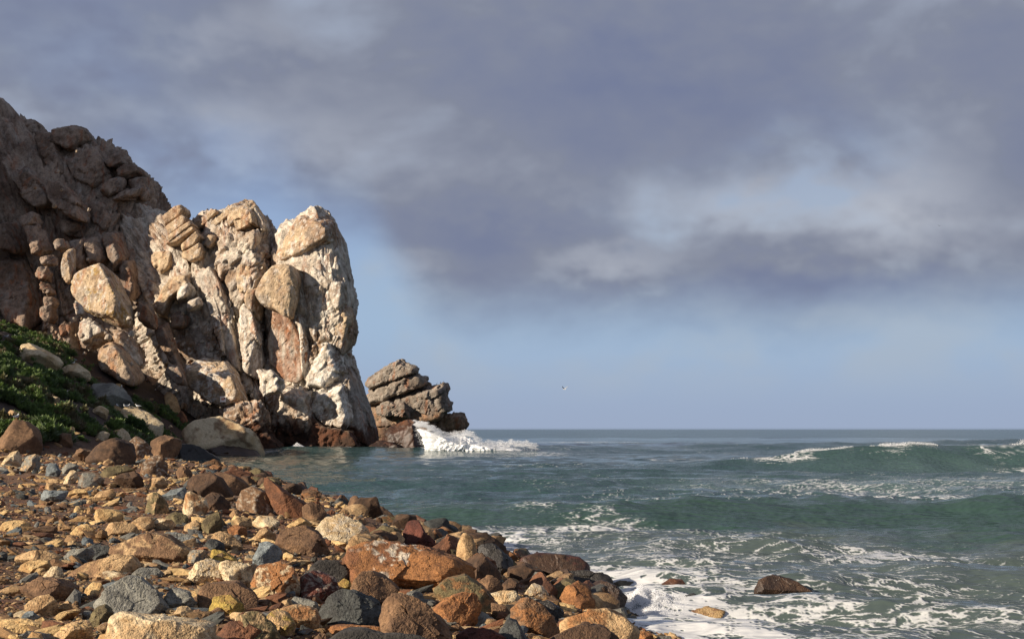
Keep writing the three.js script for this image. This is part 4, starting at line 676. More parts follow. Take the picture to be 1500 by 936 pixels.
  ['tan', 'squared tan block below the golden orange block', [150, 778, 159, 766, 185, 765, 200, 770, 198, 783, 170, 787, 153, 784], {}],
  ['cream', 'pinkish cream stone right of the squared tan block', [218, 770, 229, 760, 250, 760, 259, 768, 247, 777, 224, 777], {}],
  ['tan', 'tan stone left of the pinkish cream stone', [188, 768, 204, 757, 220, 759, 227, 771, 206, 779], {}],
  ['olive', 'blocky brown rock with a flat olive front', [290, 772, 304, 755, 320, 750, 326, 766, 317, 782, 299, 783], {}],
  ['tan', 'small tan rock left of the flat olive fronted rock', [268, 771, 285, 761, 294, 770, 287, 781, 271, 780], {}],
  ['tan', 'tan rock with a pale edge below the flat olive fronted rock', [308, 788, 319, 777, 340, 784, 358, 801, 342, 808, 319, 802], {}],
  ['tan', 'pointed tan rock above the upright blue grey stone', [370, 788, 385, 771, 402, 782, 403, 795, 380, 798], {}],
  ['gold', 'cream and rust split stone on the middle of the gravel', [100, 781, 114, 770, 130, 767, 141, 780, 133, 788, 110, 786], { stain: 'rust' }],
  ['gold', 'flat pale tan rock at the left edge of the gravel', [-4, 775, 4, 764, 30, 762, 46, 768, 37, 777, 8, 779], {}],
  ['cream', 'pale ribbed rock below the round brown boulder of the bank', [-3, 682, 14, 663, 25, 659, 32, 670, 28, 683, 4, 686], { bed: BED }],
  ['grey', 'grey tan wedge of rock beside the pale ribbed rock', [26, 687, 39, 668, 52, 664, 60, 680, 53, 694, 31, 694], { stain: 'tan' }],
  ['blue', 'small upright grey stone at the top of the gravel', [64, 698, 70, 677, 78, 679, 90, 691, 77, 700], {}],
  ['grey', 'light grey stone beside the small upright grey stone', [88, 688, 99, 677, 113, 682, 107, 695, 94, 695], {}],
  ['cream', 'whitish tilted stone touching a grey boulder at the gravel top', [90, 708, 101, 690, 113, 689, 114, 702, 101, 710], {}],
  ['grey', 'grey boulder touching the whitish tilted stone', [110, 708, 121, 693, 138, 691, 150, 702, 142, 715, 119, 714], { stain: 'brown' }],
  ['tan', 'flat tan slab tilted up to the right at the gravel top', [130, 733, 144, 720, 165, 716, 170, 725, 152, 736], { thick: 0.4 }],
  ['gold', 'long flat golden stone above the flat grey slab', [94, 724, 109, 716, 125, 717, 131, 725, 106, 729], {}],
  ['olive', 'broad dull brown rock behind the dark rough boulder', [144, 696, 158, 684, 184, 682, 200, 690, 188, 698, 160, 700], {}],
  ['tan', 'cream clustered knob of stone below the dark smooth boulder', [213, 712, 222, 700, 238, 699, 246, 710, 234, 717, 220, 717], { rough: 0.09 }],
  ['tan', 'small tan rock beside the broad brown flat fronted boulder', [374, 808, 384, 798, 398, 800, 402, 812, 388, 816], {}],
  ['orange', 'thin orange stone below the pale gold slab', [330, 776, 345, 768, 362, 774, 360, 786, 340, 786], {}],
  ['tan', 'tan mottled rock under the brown boulder with droppings', [336, 766, 350, 756, 366, 760, 370, 772, 350, 776], { stain: 'olive' }],
  ['olive', 'olive tan rock low at the right of the flat grey slab', [238, 760, 256, 748, 276, 756, 274, 768, 252, 770], {}],
  ['grey', 'flat light grey stone under the tan and olive rocks', [222, 790, 246, 779, 282, 784, 296, 794, 274, 800, 240, 796], { thick: 0.35, stain: 'blue' }],
  ['slate', 'slate coloured stone between two tan rocks', [296, 800, 308, 788, 324, 796, 330, 808, 312, 812], {}],
  ['grey', 'grey squared stone left of the thin yellow plate', [270, 822, 278, 806, 300, 806, 304, 820, 288, 828], { stain: 'tan' }],
  ['grey', 'grey flat stone behind the granite block', [190, 842, 206, 831, 232, 832, 240, 842, 216, 848], {}],
  ['grey', 'squat grey stone wedged right of the granite block', [236, 880, 250, 862, 276, 868, 290, 886, 270, 900, 246, 898], {}],
  ['rust', 'small rusty stone touching the squat grey stone', [240, 884, 252, 872, 266, 876, 268, 886, 250, 892], {}],
];
const BANK = [ // boulders at the foot of the green bank and half way up it
  ['brown', 'big round brown boulder at the foot of the green bank', [-4, 642, 18, 613, 36, 617, 52, 634, 64, 652, 58, 668, 18, 668, 4, 656], { sharp: 9, planes: 3, n: 26 }],
  ['tan', 'small rough rock on top of the big round boulder', [5, 614, 13, 600, 25, 604, 30, 616, 15, 622], {}],
  ['brown', 'small brown boulder right of the big round one', [82, 644, 90, 633, 101, 637, 107, 652, 96, 657, 84, 654], {}],
  ['deep', 'broad dark reddish boulder in the row below the bank', [122, 670, 138, 652, 165, 641, 187, 650, 198, 670, 194, 684, 138, 684], { sharp: 10, n: 24 }],
  ['brown', 'rounded boulder with a pale crown right of the dark reddish one', [184, 652, 196, 639, 213, 645, 223, 657, 208, 673, 189, 666], { pale: 0.5, sharp: 10 }],
  ['brown', 'brown cracked boulder leaning over the inlet', [218, 644, 240, 637, 264, 645, 261, 664, 242, 674, 222, 662], {}],
  ['dark', 'low dark rock sloping from the bank into the inlet', [258, 650, 288, 652, 324, 672, 304, 680, 260, 678], { wet: 1 }],
  ['cream', 'long cracked whitish slab sloping down the bank', [172, 601, 190, 595, 216, 605, 240, 620, 234, 637, 214, 636, 192, 616], { bed: BED, n: 24, pale: 0.4 }],
  ['grey', 'long grey brown slab half way up the bank', [130, 568, 134, 562, 160, 561, 186, 577, 200, 593, 180, 598, 152, 588], { n: 22 }],
  ['cream', 'flat pale rock with gulls on it in the green bank', [86, 541, 110, 532, 130, 544, 133, 553, 118, 559, 94, 551], {}],
  ['cream', 'rugged pale ridge of rock up in the green bank', [26, 505, 40, 502, 64, 515, 92, 530, 82, 544, 50, 534, 30, 520], { rough: 0.1, n: 22 }],
  ['cream', 'pale oblong stone above the gull stones', [133, 601, 144, 594, 160, 602, 154, 613, 138, 609], {}],
  ['tan', 'round pinkish stone at the upper end of the whitish slab', [159, 602, 167, 594, 178, 598, 176, 609, 163, 609], {}],
  ['cream', 'whitish stone with two gulls near the row of boulders', [137, 640, 149, 631, 161, 635, 152, 647, 140, 647], { pale: 0.6 }],
  ['cream', 'pointed whitish stone beside the stone with two gulls', [163, 644, 176, 627, 188, 633, 189, 648, 170, 652], { pale: 0.5 }],
  ['tan', 'upright tan slab stone on the dark bank by the cliff', [239, 581, 246, 572, 254, 578, 264, 597, 264, 606, 252, 604], {}],
  ['rust', 'rust stone below the upright tan slab on the bank', [256, 611, 265, 600, 274, 616, 268, 627, 257, 623], {}],
  ['cream', 'small pale rock with a gull in the middle of the greenery', [64, 588, 74, 580, 88, 583, 82, 593, 68, 594], {}],
  ['tan', 'tan rock under the small pale rock in the greenery', [70, 602, 80, 590, 90, 596, 88, 606, 76, 610], {}],
  ['brown', 'brown flat rock left of the broad dark reddish boulder', [104, 668, 116, 656, 134, 662, 138, 674, 118, 680], {}],
  ['cream', 'huge smooth boulder with a white patch at the inlet mouth', [260, 633, 284, 615, 320, 610, 350, 621, 384, 640, 390, 660, 374, 672, 320, 672, 286, 656], { d: 186, thick: 0.3, sharp: 12, planes: 4, n: 34, stain: 'brown' }],
  ['deep', 'dark wet ledge under the huge smooth boulder', [296, 660, 330, 652, 372, 660, 384, 674, 330, 680, 300, 674], { wet: 1, d: 184 }],
];
for (const [pal, label, poly, o] of ROCKS) add(boulder(poly, pal, o), 'boulder', label, 'boulder', 'boulders of the shore pile');
for (const [pal, label, poly, o] of BANK) add(boulder(poly, pal, o), 'bank_boulder', label, 'boulder', 'boulders of the green bank');

// smaller rocks between them: each a rock of its own
{
  const kinds = [['tan', 'tan angular stone'], ['gold', 'golden stone'], ['brown', 'brown stone'], ['grey', 'light grey stone'], ['cream', 'cream stone'], ['slate', 'dark grey stone'], ['rust', 'rust red stone'], ['blue', 'blue grey stone']];
  const shapes = [], r = rng(99);
  for (let i = 0; i < 10; i++) { const q = () => 0.72 + 0.55 * r(), pts = []; const m = 5 + i % 2; for (let k = 0; k < m; k++) { const t = (k + 0.5 * r()) / m * 2 * Math.PI, f = q(); pts.push([Math.cos(t) * f, Math.sin(t) * f * 0.72]); } shapes.push(pts); }
  const geos = kinds.map(([pal], ki) => shapes.map((s, si) => (ki * 3 + si) % 10 < 5 ? rockGeometry(s, { seed: 500 + ki * 20 + si, n: 9, thick: 0.55 + 0.3 * r(), planes: 6, sharp: 60, chip: 0.4, crease: true, rough: 0.03, uv: 0.5, color: stoneColor(pal, ki * 7 + si, 1, si % 3 ? {} : { stain: 'brown' }) }) : null).filter(Boolean));
  const zones = [[0, 250, 700, 930, 70], [150, 420, 690, 930, 60], [380, 720, 760, 930, 60], [700, 930, 830, 932, 34], [0, 260, 640, 690, 30], [60, 250, 510, 650, 34]];
  for (const [x0, x1, y0, y1, count] of zones) for (let i = 0; i < count; i++) {
    const px = lerp(x0, x1, r()), py = lerp(y0, y1, Math.sqrt(r())), edge = table([[0, 660], [200, 670], [260, 690], [400, 712], [480, 752], [560, 775], [660, 800], [760, 820], [870, 860], [940, 930]])(px);
    const ki = [0, 1, 2, 0, 3, 4, 5, 6, 2, 7, 0, 1][Math.floor(r() * 12)], si = Math.floor(r() * 5), grow = r(), a = r() * 7, b = (r() - 0.5) * 0.7, c = r();
    if (py < edge && py > 655) continue;
    const d = hit(px, py), size = (6 + 11 * grow * grow) * lerp(0.7, 1.5, (py - 640) / 290) * d / FOCAL, x = (px - 750) / FOCAL * d, z = -d, h = Math.max(groundH(x, z), -0.1);
    const wetter = shore(d) - x < 2.2;
    const m = new THREE.Mesh(geos[ki][si], wetter ? M.wet : M.rock); m.scale.set(size * (0.9 + 0.5 * (1 - c)), size * (0.5 + 0.5 * c), size * 0.95); m.rotation.set(b, a, b * 0.7); m.position.set(x, h + size * 0.12, z);
    add(m, 'stone', `${kinds[ki][1]} ${py < 655 ? 'lying on the green bank' : wetter ? 'among the wet boulders by the water' : 'lying loose among the beach rubble'}`, 'stone', `${kinds[ki][1]}s of the shore`);
  }
}
// rocks heaped along the water's edge
{
  const kinds = [['brown', 'brown'], ['deep', 'dark brown'], ['slate', 'dark grey'], ['rust', 'rust brown'], ['olive', 'olive brown'], ['tan', 'tan']], r = rng(2718), geos = [];
  for (let i = 0; i < 18; i++) { const pts = []; const m = 5 + i % 3; for (let k = 0; k < m; k++) { const t = (k + 0.5 * r()) / m * 2 * Math.PI, f = 0.75 + 0.5 * r(); pts.push([Math.cos(t) * f, Math.sin(t) * f * 0.78]); } geos.push(rockGeometry(pts, { seed: 900 + i, n: 12, thick: 0.6 + 0.3 * r(), planes: 6, sharp: 60, chip: 0.4, crease: true, rough: 0.03, uv: 0.7, color: stoneColor(kinds[i % 6][0], i * 5, 1, i % 4 ? {} : { stain: 'orange' }) })); }
  for (let i = 0; i < 170; i++) {
    const d = 24 + 72 * r() ** 1.5, u = (d < 31 ? 0.9 : -0.3) + 5.6 * r() ** 1.3, gi = Math.floor(r() * 18), s = (0.2 + 0.3 * r()) * (0.8 + d / 120), a = r() * 7, b = (r() - 0.5) * 0.8, c = r();
    const x = shore(d) - u, z = -d, wet = u < 1.8, m = new THREE.Mesh(geos[gi], wet ? M.wet : M.rock);
    m.scale.set(s * (0.9 + 0.5 * c), s * (0.8 + 0.4 * c), s); m.rotation.set(b, a, b * 0.6); m.position.set(x, Math.max(groundH(x, z), -0.1) + s * 0.22, z);
    const k = kinds[gi % 6][1]; add(m, 'shore_rock', `${k} angular rock ${wet ? 'wetted at the edge of the water' : 'wedged among the boulders of the pile'}`, 'rock', `${k} rocks heaped along the water`);
  }
}
// the rest is beyond counting: cobbles and gravel
{
  const r = rng(4242), tmp = new THREE.Object3D(), col = new THREE.Color();
  const tones = [PAL.tan[0], PAL.gold[0], PAL.tan[1], PAL.brown[0], PAL.grey[1], PAL.tan[1], PAL.gold[1], PAL.blue[1], PAL.cream[1], PAL.rust[0], PAL.brown[1], PAL.slate[0]];
  const mat = new THREE.MeshStandardMaterial({ name: 'cobbles', roughness: 0.93, map: grainMap, bumpMap: grainBump, bumpScale: 0.02 });
  const pebble = seed => { const q = rng(seed), pts = []; for (let k = 0; k < 5; k++) { const t = (k + 0.5 * q()) / 5 * 2 * Math.PI, f = 0.7 + 0.5 * q(); pts.push([Math.cos(t) * f, Math.sin(t) * f * 0.7]); } let g = rockGeometry(pts, { seed, n: 3, thick: 0.7, planes: 6, sharp: 60, chip: 1.2, rough: 0.02, uv: 0.6, color: () => [1, 1, 1] }); g.deleteAttribute('color'); g = g.toNonIndexed(); g.computeVertexNormals(); return g; };
  for (const [name, count, s0, s1, seed] of [['cobbles', 5200, 0.055, 0.17, 5], ['gravel', 26000, 0.012, 0.045, 8]]) {
    const m = new THREE.InstancedMesh(pebble(seed), mat, count);
    for (let i = 0; i < count; i++) {
      let x, z, d, u; do { d = name === 'gravel' ? 11 + 45 * r() * r() : 11 + 95 * r() ** 1.4; x = -d * 0.42 + r() * d * 0.62; u = shore(d) - x; } while (u < 0.4 || x < -d * 0.44 || (u > 7 && fbm2(x * 0.4, -d * 0.4, 3) < -0.12 + (name === 'gravel' ? -0.3 : 0)));
      z = -d; const s = lerp(s0, s1, r() ** 2.2) * (1 + d / 90), h = groundH(x, z);
      tmp.position.set(x, h + s * 0.1, z); tmp.rotation.set((r() - 0.5) * 0.9, r() * 7, (r() - 0.5) * 0.9); tmp.scale.set(s * (0.8 + 1.0 * r()), s * (0.45 + 0.5 * r()), s); tmp.updateMatrix(); m.setMatrixAt(i, tmp.matrix);
      const t = tones[Math.floor(r() * tones.length)], v = 0.75 + 0.45 * r(); col.setRGB(t[0] * v, t[1] * v, t[2] * v); m.setColorAt(i, col);
    }
    m.userData.label = name === 'gravel' ? 'brown gravel strewn over the beach' : 'small mixed cobbles filling the gaps between rocks'; setting(m, name, 'stuff');
  }
}
console.log('rocks done, triangles of rock', triangles);
// ------------------------------------------------------------------ greenery of the bank
{
  const r = rng(31), tmp = new THREE.Object3D(), col = new THREE.Color(), leaves = [];
  for (let i = 0; i < 16; i++) {                                         // one tuft: leaves of two triangles each, standing every way
    const a = r() * 7, up = 0.3 + 0.9 * r(), len = 0.5 + 0.6 * r(), w = 0.13 + 0.08 * r(), dx = Math.cos(a) * Math.cos(up), dz = Math.sin(a) * Math.cos(up), dy = Math.sin(up), sx = -Math.sin(a) * w, sz = Math.cos(a) * w, ox = (r() - 0.5) * 0.7, oz = (r() - 0.5) * 0.7, oy = 0.25 * r();
    leaves.push(ox, oy, oz, ox + dx * len * 0.55 + sx, oy + dy * len * 0.55, oz + dz * len * 0.55 + sz, ox + dx * len, oy + dy * len * 0.9, oz + dz * len, ox, oy, oz, ox + dx * len, oy + dy * len * 0.9, oz + dz * len, ox + dx * len * 0.55 - sx, oy + dy * len * 0.55, oz + dz * len * 0.55 - sz);
  }
  const g = new THREE.BufferGeometry(); g.setAttribute('position', new THREE.Float32BufferAttribute(leaves, 3)); g.computeVertexNormals();
  const mat = new THREE.MeshPhysicalMaterial({ name: 'leaves', roughness: 0.9, side: THREE.DoubleSide, transmission: 0.3, thickness: 0 });
  const put = [];
  for (let k = 0; k < 160000 && put.length < 34000; k++) {
    const d = 96 + 118 * r(), x = -d * 0.445 + r() * d * 0.21, z = -d, s = slopeRise(x, z);
    const px = 750 + x / d * FOCAL, h = groundH(x, z), py = HORIZON - (h - EYE) / d * FOCAL;
    const n = fbm2(x * 0.14 + 5, z * 0.14, 4) + 0.5 * fbm2(x * 0.6, z * 0.6, 3), want = s > 0.9 && px < 320 && (px < 125 ? n > 0.08 : px < 225 ? n > 0.2 : n > 0.2);
    if (!want || py > 655) continue;
    put.push([x, h, z, n]);
  }
  const m = new THREE.InstancedMesh(g, mat, put.length);
  put.forEach(([x, h, z, n], i) => {
    const s = 0.3 + 0.4 * r() + 0.3 * clamp(n * 2), bush = clamp(3.2 * fbm2(x * 0.55 + 9, z * 0.55, 2)); tmp.position.set(x, h - 0.05 + bush * 1.0 * r(), z); tmp.rotation.set((r() - 0.5) * 0.6, r() * 7, (r() - 0.5) * 0.6); tmp.scale.set(s, s * (0.8 + 0.5 * r()), s); tmp.updateMatrix(); m.setMatrixAt(i, tmp.matrix);
    const q = fbm2(x * 0.3 + 70, z * 0.3, 3), c = q > 0.13 ? mix3([0.16, 0.11, 0.055], [0.12, 0.13, 0.04], r()) : mix3([0.06, 0.105, 0.02], [0.17, 0.25, 0.05], clamp(0.5 + 1.8 * q + 0.5 * (r() - 0.5))); col.setRGB(...c); m.setColorAt(i, col);
  });
  m.userData.label = 'low green leafy plants matting the bank below the cliff'; setting(m, 'ground_cover_plants', 'stuff');
}
// ------------------------------------------------------------------ birds
const BM = { white: new THREE.MeshStandardMaterial({ name: 'white_feathers', color: new THREE.Color().setRGB(0.8, 0.8, 0.78), roughness: 0.8 }), grey: new THREE.MeshStandardMaterial({ name: 'grey_feathers', color: new THREE.Color().setRGB(0.32, 0.34, 0.36), roughness: 0.8 }), dark: new THREE.MeshStandardMaterial({ name: 'dark_feathers', color: new THREE.Color().setRGB(0.018, 0.017, 0.017), roughness: 0.7 }), beak: new THREE.MeshStandardMaterial({ name: 'beak', color: new THREE.Color().setRGB(0.6, 0.36, 0.05), roughness: 0.6 }), tip: new THREE.MeshStandardMaterial({ name: 'wing_tip', color: new THREE.Color().setRGB(0.03, 0.03, 0.035), roughness: 0.8 }) };
function tubeBody(rows) {                                               // rows: [x along, y, half height, half width]
  const pos = [], index = [], n = 12; rows.forEach(([x, y, a, b]) => { for (let k = 0; k < n; k++) { const t = k / n * 2 * Math.PI; pos.push(x, y + Math.sin(t) * a, Math.cos(t) * b); } });
  for (let i = 0; i + 1 < rows.length; i++) for (let k = 0; k < n; k++) { const a = i * n + k, b = i * n + (k + 1) % n; index.push(a, b, b + n, a, b + n, a + n); }
  const g = new THREE.BufferGeometry(); g.setAttribute('position', new THREE.Float32BufferAttribute(pos, 3)); g.setIndex(index); g.computeVertexNormals(); return g;
}
const piece = (g, m, name, parent, x = 0, y = 0, z = 0) => { const o = new THREE.Mesh(g, m); o.name = name; o.position.set(x, y, z); parent.add(o); return o; };
function gull() {                                                        // a standing gull, 0.42 m tall, looking along +x
  const o = new THREE.Group();
  piece(tubeBody([[-0.34, 0.2, 0.004, 0.03], [-0.24, 0.2, 0.03, 0.04], [-0.12, 0.2, 0.075, 0.075], [0.02, 0.215, 0.095, 0.085], [0.12, 0.25, 0.085, 0.075], [0.16, 0.31, 0.058, 0.05], [0.18, 0.365, 0.05, 0.045], [0.215, 0.385, 0.042, 0.038], [0.25, 0.38, 0.012, 0.012]]), BM.white, 'body', o);
  for (const s of [-1, 1]) { const w = piece(tubeBody([[-0.36, 0, 0.006, 0.006], [-0.22, 0.01, 0.03, 0.014], [-0.05, 0.02, 0.055, 0.02], [0.09, 0.03, 0.03, 0.012]]), BM.grey, 'wing', o, 0, 0.225, s * 0.078); w.rotation.x = -s * 0.2; piece(new THREE.CylinderGeometry(0.007, 0.007, 0.14, 6), BM.beak, 'leg', o, 0, 0.07, s * 0.03); }
  const b = piece(new THREE.ConeGeometry(0.012, 0.06, 6), BM.beak, 'beak', o, 0.275, 0.376, 0); b.rotation.z = -Math.PI / 2;
  return o;
}
function cormorant() {
  const o = new THREE.Group();
  piece(tubeBody([[-0.34, 0.1, 0.01, 0.03], [-0.22, 0.14, 0.03, 0.05], [-0.08, 0.26, 0.09, 0.09], [0.02, 0.4, 0.09, 0.085], [0.05, 0.52, 0.05, 0.045], [0.04, 0.62, 0.032, 0.03], [0.07, 0.7, 0.034, 0.03], [0.12, 0.71, 0.02, 0.018]]), BM.dark, 'body', o);
  for (const s of [-1, 1]) { const w = piece(tubeBody([[-0.26, -0.1, 0.01, 0.008], [-0.1, 0, 0.06, 0.016], [0.05, 0.1, 0.04, 0.012]]), BM.dark, 'wing', o, -0.02, 0.3, s * 0.085); w.rotation.z = 0.4; piece(new THREE.CylinderGeometry(0.01, 0.01, 0.2, 6), BM.dark, 'leg', o, -0.02, 0.08, s * 0.03); }
  const b = piece(new THREE.ConeGeometry(0.011, 0.09, 6), BM.beak, 'beak', o, 0.17, 0.705, 0); b.rotation.z = -Math.PI / 2;
  return o;
}
const ray = new THREE.Raycaster();
scene.updateMatrixWorld(true);
const solid = scene.children.filter(o => /boulder|cliff|stack|beach_ground|sea_rock/.test(o.name));
function landing(px, py) {                                               // the spot on rock or bank seen at that pixel
  const e = new THREE.Vector3(0, EYE, 0); ray.set(e, at(px, py, 100).sub(e).normalize()); ray.far = 345;
  const h = ray.intersectObjects(solid, true)[0]; return h ? h.point : null;
}
const perch = (px, py) => { for (let k = 0; k < 14; k++) { const p = landing(px, py + k); if (p) return p; } return at(px, py, 200); };
{
  const g0 = gull(); let first = true;
  const spots = [[9, 494, 'standing at the top of the green bank'], [22, 494, 'standing at the top of the green bank'], [97, 524, 'on the pale ridge of the bank'], [103, 529, 'on the pale ridge of the bank'], [109, 528, 'on the pale ridge of the bank'], [107, 533, 'on the pale ridge of the bank'], [123, 537, 'at the end of the flat pale rock'], [52, 558, 'alone in the green leaves'], [95, 577, 'beside a brown patch of the greenery'], [86, 581, 'on the small pale rock in the greenery'],
    [177, 568, 'on the grass above the long grey slab'], [23, 614, 'on top of the big round brown boulder'], [141, 632, 'on the whitish stone of the bank'], [143, 633, 'on the whitish stone of the bank'], [171, 596, 'at the head of the whitish slab'], [182, 597, 'at the head of the whitish slab'], [186, 597, 'at the head of the whitish slab'], [201, 597, 'beyond the whitish slab'], [232, 567, 'on the dark earth by the cliff'], [227, 572, 'on the dark earth by the cliff'], [148, 384, 'on the tip of the great pale block'], [319, 607, 'below the notice board'], [260, 552, 'on the dark earth by the cliff'], [267, 569, 'on the dark earth by the cliff']];
  spots.forEach(([px, py, where], i) => { const p = perch(px, py + 1), o = first ? g0 : g0.clone(); first = false; o.position.copy(p); o.rotation.y = (i * 2.399) % 6.28; o.scale.setScalar(1.15); add(o, 'gull', `white gull with grey wings ${where}`, 'gull', 'gulls resting on the bank'); });
  const c0 = cormorant();
  [[640, 564], [645, 563], [650, 562], [587, 530]].forEach(([px, py], i) => { const p = perch(px, py), o = i ? c0.clone() : c0; o.position.copy(p); o.rotation.y = i * 1.3; add(o, 'cormorant', i < 3 ? 'black cormorant on the right end of the slab islet' : 'black cormorant alone on the highest slab of the islet', 'cormorant', 'cormorants on the islet'); });
  // birds on the wing
  const fly = (m, mt) => { const o = new THREE.Group(); piece(tubeBody([[-0.3, 0, 0.006, 0.05], [-0.15, 0, 0.05, 0.05], [0.05, 0, 0.075, 0.07], [0.18, 0.01, 0.045, 0.045], [0.26, 0.01, 0.012, 0.012]]), m, 'body', o);
    for (const s of [-1, 1]) { const sh = new THREE.Shape([[0.14, 0], [0.12, 0.28], [-0.02, 0.66], [-0.12, 0.68], [-0.08, 0.3], [-0.12, 0]].map(p => new THREE.Vector2(p[0], p[1]))); const g = new THREE.ExtrudeGeometry(sh, { depth: 0.012, bevelEnabled: false }); g.rotateX(Math.PI / 2); if (s < 0) g.scale(1, 1, -1); const w = piece(g, mt, 'wing', o, 0, 0.02, s * 0.05); w.rotation.x = -s * (s > 0 ? 0.55 : 0.65); } return o; };
  const f = fly(BM.white, BM.grey); f.position.copy(at(827, 570, 170)); f.rotation.set(0.1, 2.4, 0.1); add(f, 'flying_gull', 'white gull gliding low over the open sea', 'gull');
  const g = fly(BM.dark, BM.tip); g.position.copy(at(1377, 331, 420)); g.rotation.set(0.1, 1.2, 0.2); add(g, 'flying_bird', 'distant dark bird high against the grey cloud', 'bird');
}
// ------------------------------------------------------------------ the notice at the foot of the cliff
{
  const cv = document.createElement('canvas'); cv.width = cv.height = 128; const c = cv.getContext('2d');
  c.fillStyle = '#efe9e2'; c.fillRect(0, 0, 128, 128); c.fillStyle = '#d9a78c'; c.fillRect(10, 26, 66, 9); c.fillStyle = '#8a3a22'; c.fillRect(14, 54, 34, 8); c.fillStyle = '#c9886a'; c.fillRect(30, 44, 56, 34); c.fillRect(16, 82, 74, 7); c.fillStyle = '#6e1f16'; c.beginPath(); c.arc(96, 38, 17, 0, 7); c.fill(); c.fillRect(84, 62, 26, 10);
  const t = new THREE.CanvasTexture(cv); t.colorSpace = THREE.SRGBColorSpace;
  const p = landing(327, 587) || at(327, 587, 205), o = new THREE.Group(); o.position.copy(p); o.position.z += 0.5; o.position.y -= 0.6;
  const board = piece(new THREE.BoxGeometry(1.05, 1.0, 0.04), [0, 1, 2, 3].map(() => BM.white).concat([new THREE.MeshStandardMaterial({ name: 'notice_print', map: t, roughness: 0.6 }), BM.white]), 'board', o, 0, 0.85, 0);
  for (const s of [-1, 1]) piece(new THREE.BoxGeometry(0.07, 1.9, 0.07), new THREE.MeshStandardMaterial({ name: 'post_wood', color: new THREE.Color().setRGB(0.12, 0.09, 0.07), roughness: 0.9 }), 'post', o, s * 0.32, 0.3, -0.06);
  add(o, 'notice_board', 'small square white notice with rusty red print at the cliff foot', 'sign');
}
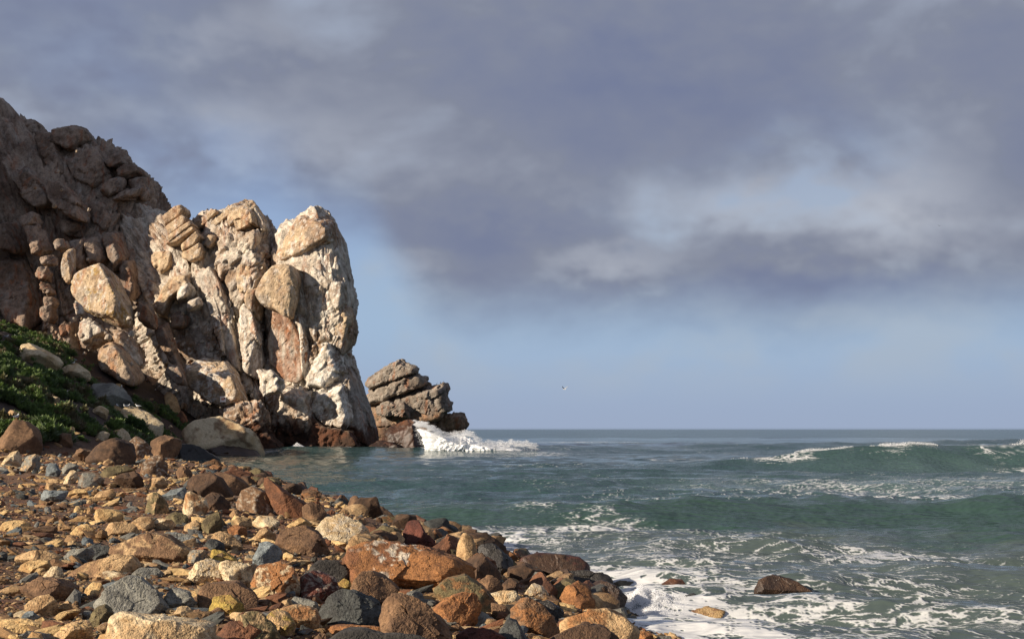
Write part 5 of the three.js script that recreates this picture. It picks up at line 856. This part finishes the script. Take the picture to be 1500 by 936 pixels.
// ------------------------------------------------------------------ white water thrown up
function spray(name, label, count, s0, s1, place, seed, smooth = 0) {
  const r = rng(seed), tmp = new THREE.Object3D(), m = new THREE.InstancedMesh(new THREE.IcosahedronGeometry(1, smooth), new THREE.MeshPhysicalMaterial({ name: 'white_droplets', color: new THREE.Color().setRGB(0.96, 0.96, 0.96), roughness: 1, transmission: 0.5, thickness: 0 }), count);
  for (let i = 0; i < count; i++) { const [x, y, z, q] = place(r), s = lerp(s0, s1, r() ** 2) * q; tmp.position.set(x, y, z); tmp.rotation.set(r() * 6, r() * 6, 0); tmp.scale.set(s * (0.8 + 0.7 * r()), s * (0.6 + 0.5 * r()), s); tmp.updateMatrix(); m.setMatrixAt(i, tmp.matrix); }
  m.userData.label = label; return setting(m, name, 'stuff');
}
{
  // the burst against the rusty sea rock: height of the white water along it
  const D = 197, top = table([[606, 621], [612, 623], [622, 624], [632, 630], [642, 635], [655, 640], [668, 638], [680, 635], [690, 637], [698, 645], [710, 652], [725, 653], [745, 652], [762, 650], [772, 653], [790, 659]]), foot = table([[606, 625], [612, 640], [618, 655], [626, 666], [700, 667], [745, 665], [770, 661], [790, 660]]);
  const lump = (px, q) => 4.5 * fbm2(px * 0.11, 3.3 + q * 2, 4);
  const inside = (r, over, px) => { const a = top(px) + lump(px, 0), b = foot(px), q = over ? -0.55 * r() ** 2.4 : r(), py = lerp(a, b, q), wide = lerp(5, 2.2, sstep(680, 760, px)); return at(px + (r() - 0.5) * 3, py, D + (r() - 0.4) * wide * (0.3 + 0.7 * Math.sqrt(clamp(q)))); };
  {
    const k = D / FOCAL, pts = [[609, 630], [611, 624], [620, 626], [630, 632], [642, 638], [656, 643], [668, 641], [680, 639], [690, 641], [698, 649], [712, 655], [744, 656], [762, 655], [776, 660], [780, 666], [700, 672], [630, 672], [620, 655]].map(([x, y]) => [(x - 680) * k, EYE + (HORIZON - y) * k]);
    const g = rockGeometry(pts, { seed: 71, n: 100, thick: 2.2, planes: 0, power: 2.6, rough: 0, uv: 0.3, color: () => [1, 1, 1], warp: (x, y, z) => 1.0 * fbm3(x * 0.5, y * 0.5, z * 0.5, 3) + 0.5 * (0.3 - Math.abs(noise3(x * 1.3, y * 1.3, z * 1.3))) + 0.7 * fbm3(x * 2.2, y * 2.2, z * 2.2, 4) - 0.35 });
    g.deleteAttribute('color'); const m = new THREE.Mesh(g, new THREE.MeshPhysicalMaterial({ name: 'white_water', color: new THREE.Color().setRGB(0.95, 0.95, 0.94), roughness: 0.95 })); m.position.set((680 - 750) * k, 0, -D - 0.6);
    m.userData.label = 'burst of white water where the swell strikes the rusty sea rock'; setting(m, 'wave_burst', 'stuff');
  }
  const drop = (r, px) => { const a = top(px) + lump(px, 0) + 2.4 * noise2(px * 0.5, 5.5), b = foot(px), q = r() ** 1.6, tail = r() < 0.8 ? -8 * r() ** 2.2 + 1.5 : 0, py = tail !== 0 ? a + tail : lerp(a, b, q), wide = lerp(4.5, 2.0, sstep(680, 760, px)); return at(px + 4 * noise2(py * 0.35, 2.2) + 8 * (r() - 0.5) * r(), py, D + (r() - 0.6) * wide); };
  spray('wave_burst_droplets', 'fine droplets flying off the burst of white water', 50000, 0.008, 0.034, r => { const u = r(), px = u < 0.75 ? 609 + 178 * r() ** 1.1 : 608 + 40 * r(), p = drop(r, px); return [p.x, p.y, p.z, 1]; }, 12, 0);
  // the surge among the last rocks of the pile
  const bell = r => (r() + r() + r()) / 1.5 - 1;
  spray('surge_foam', 'churned white foam surging against the last rocks of the pile', 24000, 0.003, 0.009, r => {
    const px = 948 + 62 * bell(r) + 8 * bell(r), py = 893 + 20 * bell(r) + 4 * noise2(px * 0.1, 7.7), d = EYE * FOCAL / (py - HORIZON), x = (px - 750) / FOCAL * d, lift = 0.16 * Math.exp(-(((px - 945) / 34) ** 2) - (((py - 890) / 12) ** 2)) * clamp(0.55 + 1.3 * fbm2(x * 3, d * 1.5, 3));
    return [x, seaH(x, -d) + lift * r() ** 2 + 0.004, -d, 1];
  }, 13, 0);
  // spindrift along the far breaker's lip and the wash at the cliff foot
  spray('breaker_spray', 'white spray torn from the lip of the far breaker', 26000, 0.008, 0.028, r => { const x = 22 + 38 * r(), n = noise2(x * 0.22, 4.4), s = sstep(-0.25, 0.3, n + 0.25 * noise2(x * 1.3, 2.2)), plume = gauss(x, 53, 2.2), d = crest3(x) + (r() - 0.35) * 1.1; return [x, seaH(x, -d) - 0.06 + (0.22 * s + 0.7 * plume * (0.6 + noise2(x * 1.6, 8.8))) * r() ** 3 - (s + plume < 0.15 ? 0.4 : 0), -d, 1]; }, 14, 0);
  spray('cliff_wash', 'white wash where the sea laps the cliff foot', 20000, 0.012, 0.045, r => { const q = r(), px = q < 0.45 ? 434 + 16 * bell(r) : 386 + 160 * r(), d = q < 0.45 ? 213 : 214 - 3 * r(), x = (px - 750) / FOCAL * d; return [x, seaH(x, -d) + (q < 0.45 ? 1.1 * r() * r() * clamp(1 - Math.abs(px - 434) / 14) : 0.1 * r() * clamp(0.5 + 2 * noise2(px * 0.2, 1.5))), -d - r(), 1]; }, 15, 0);
}
console.log('life done');
renderer.render(scene, camera);
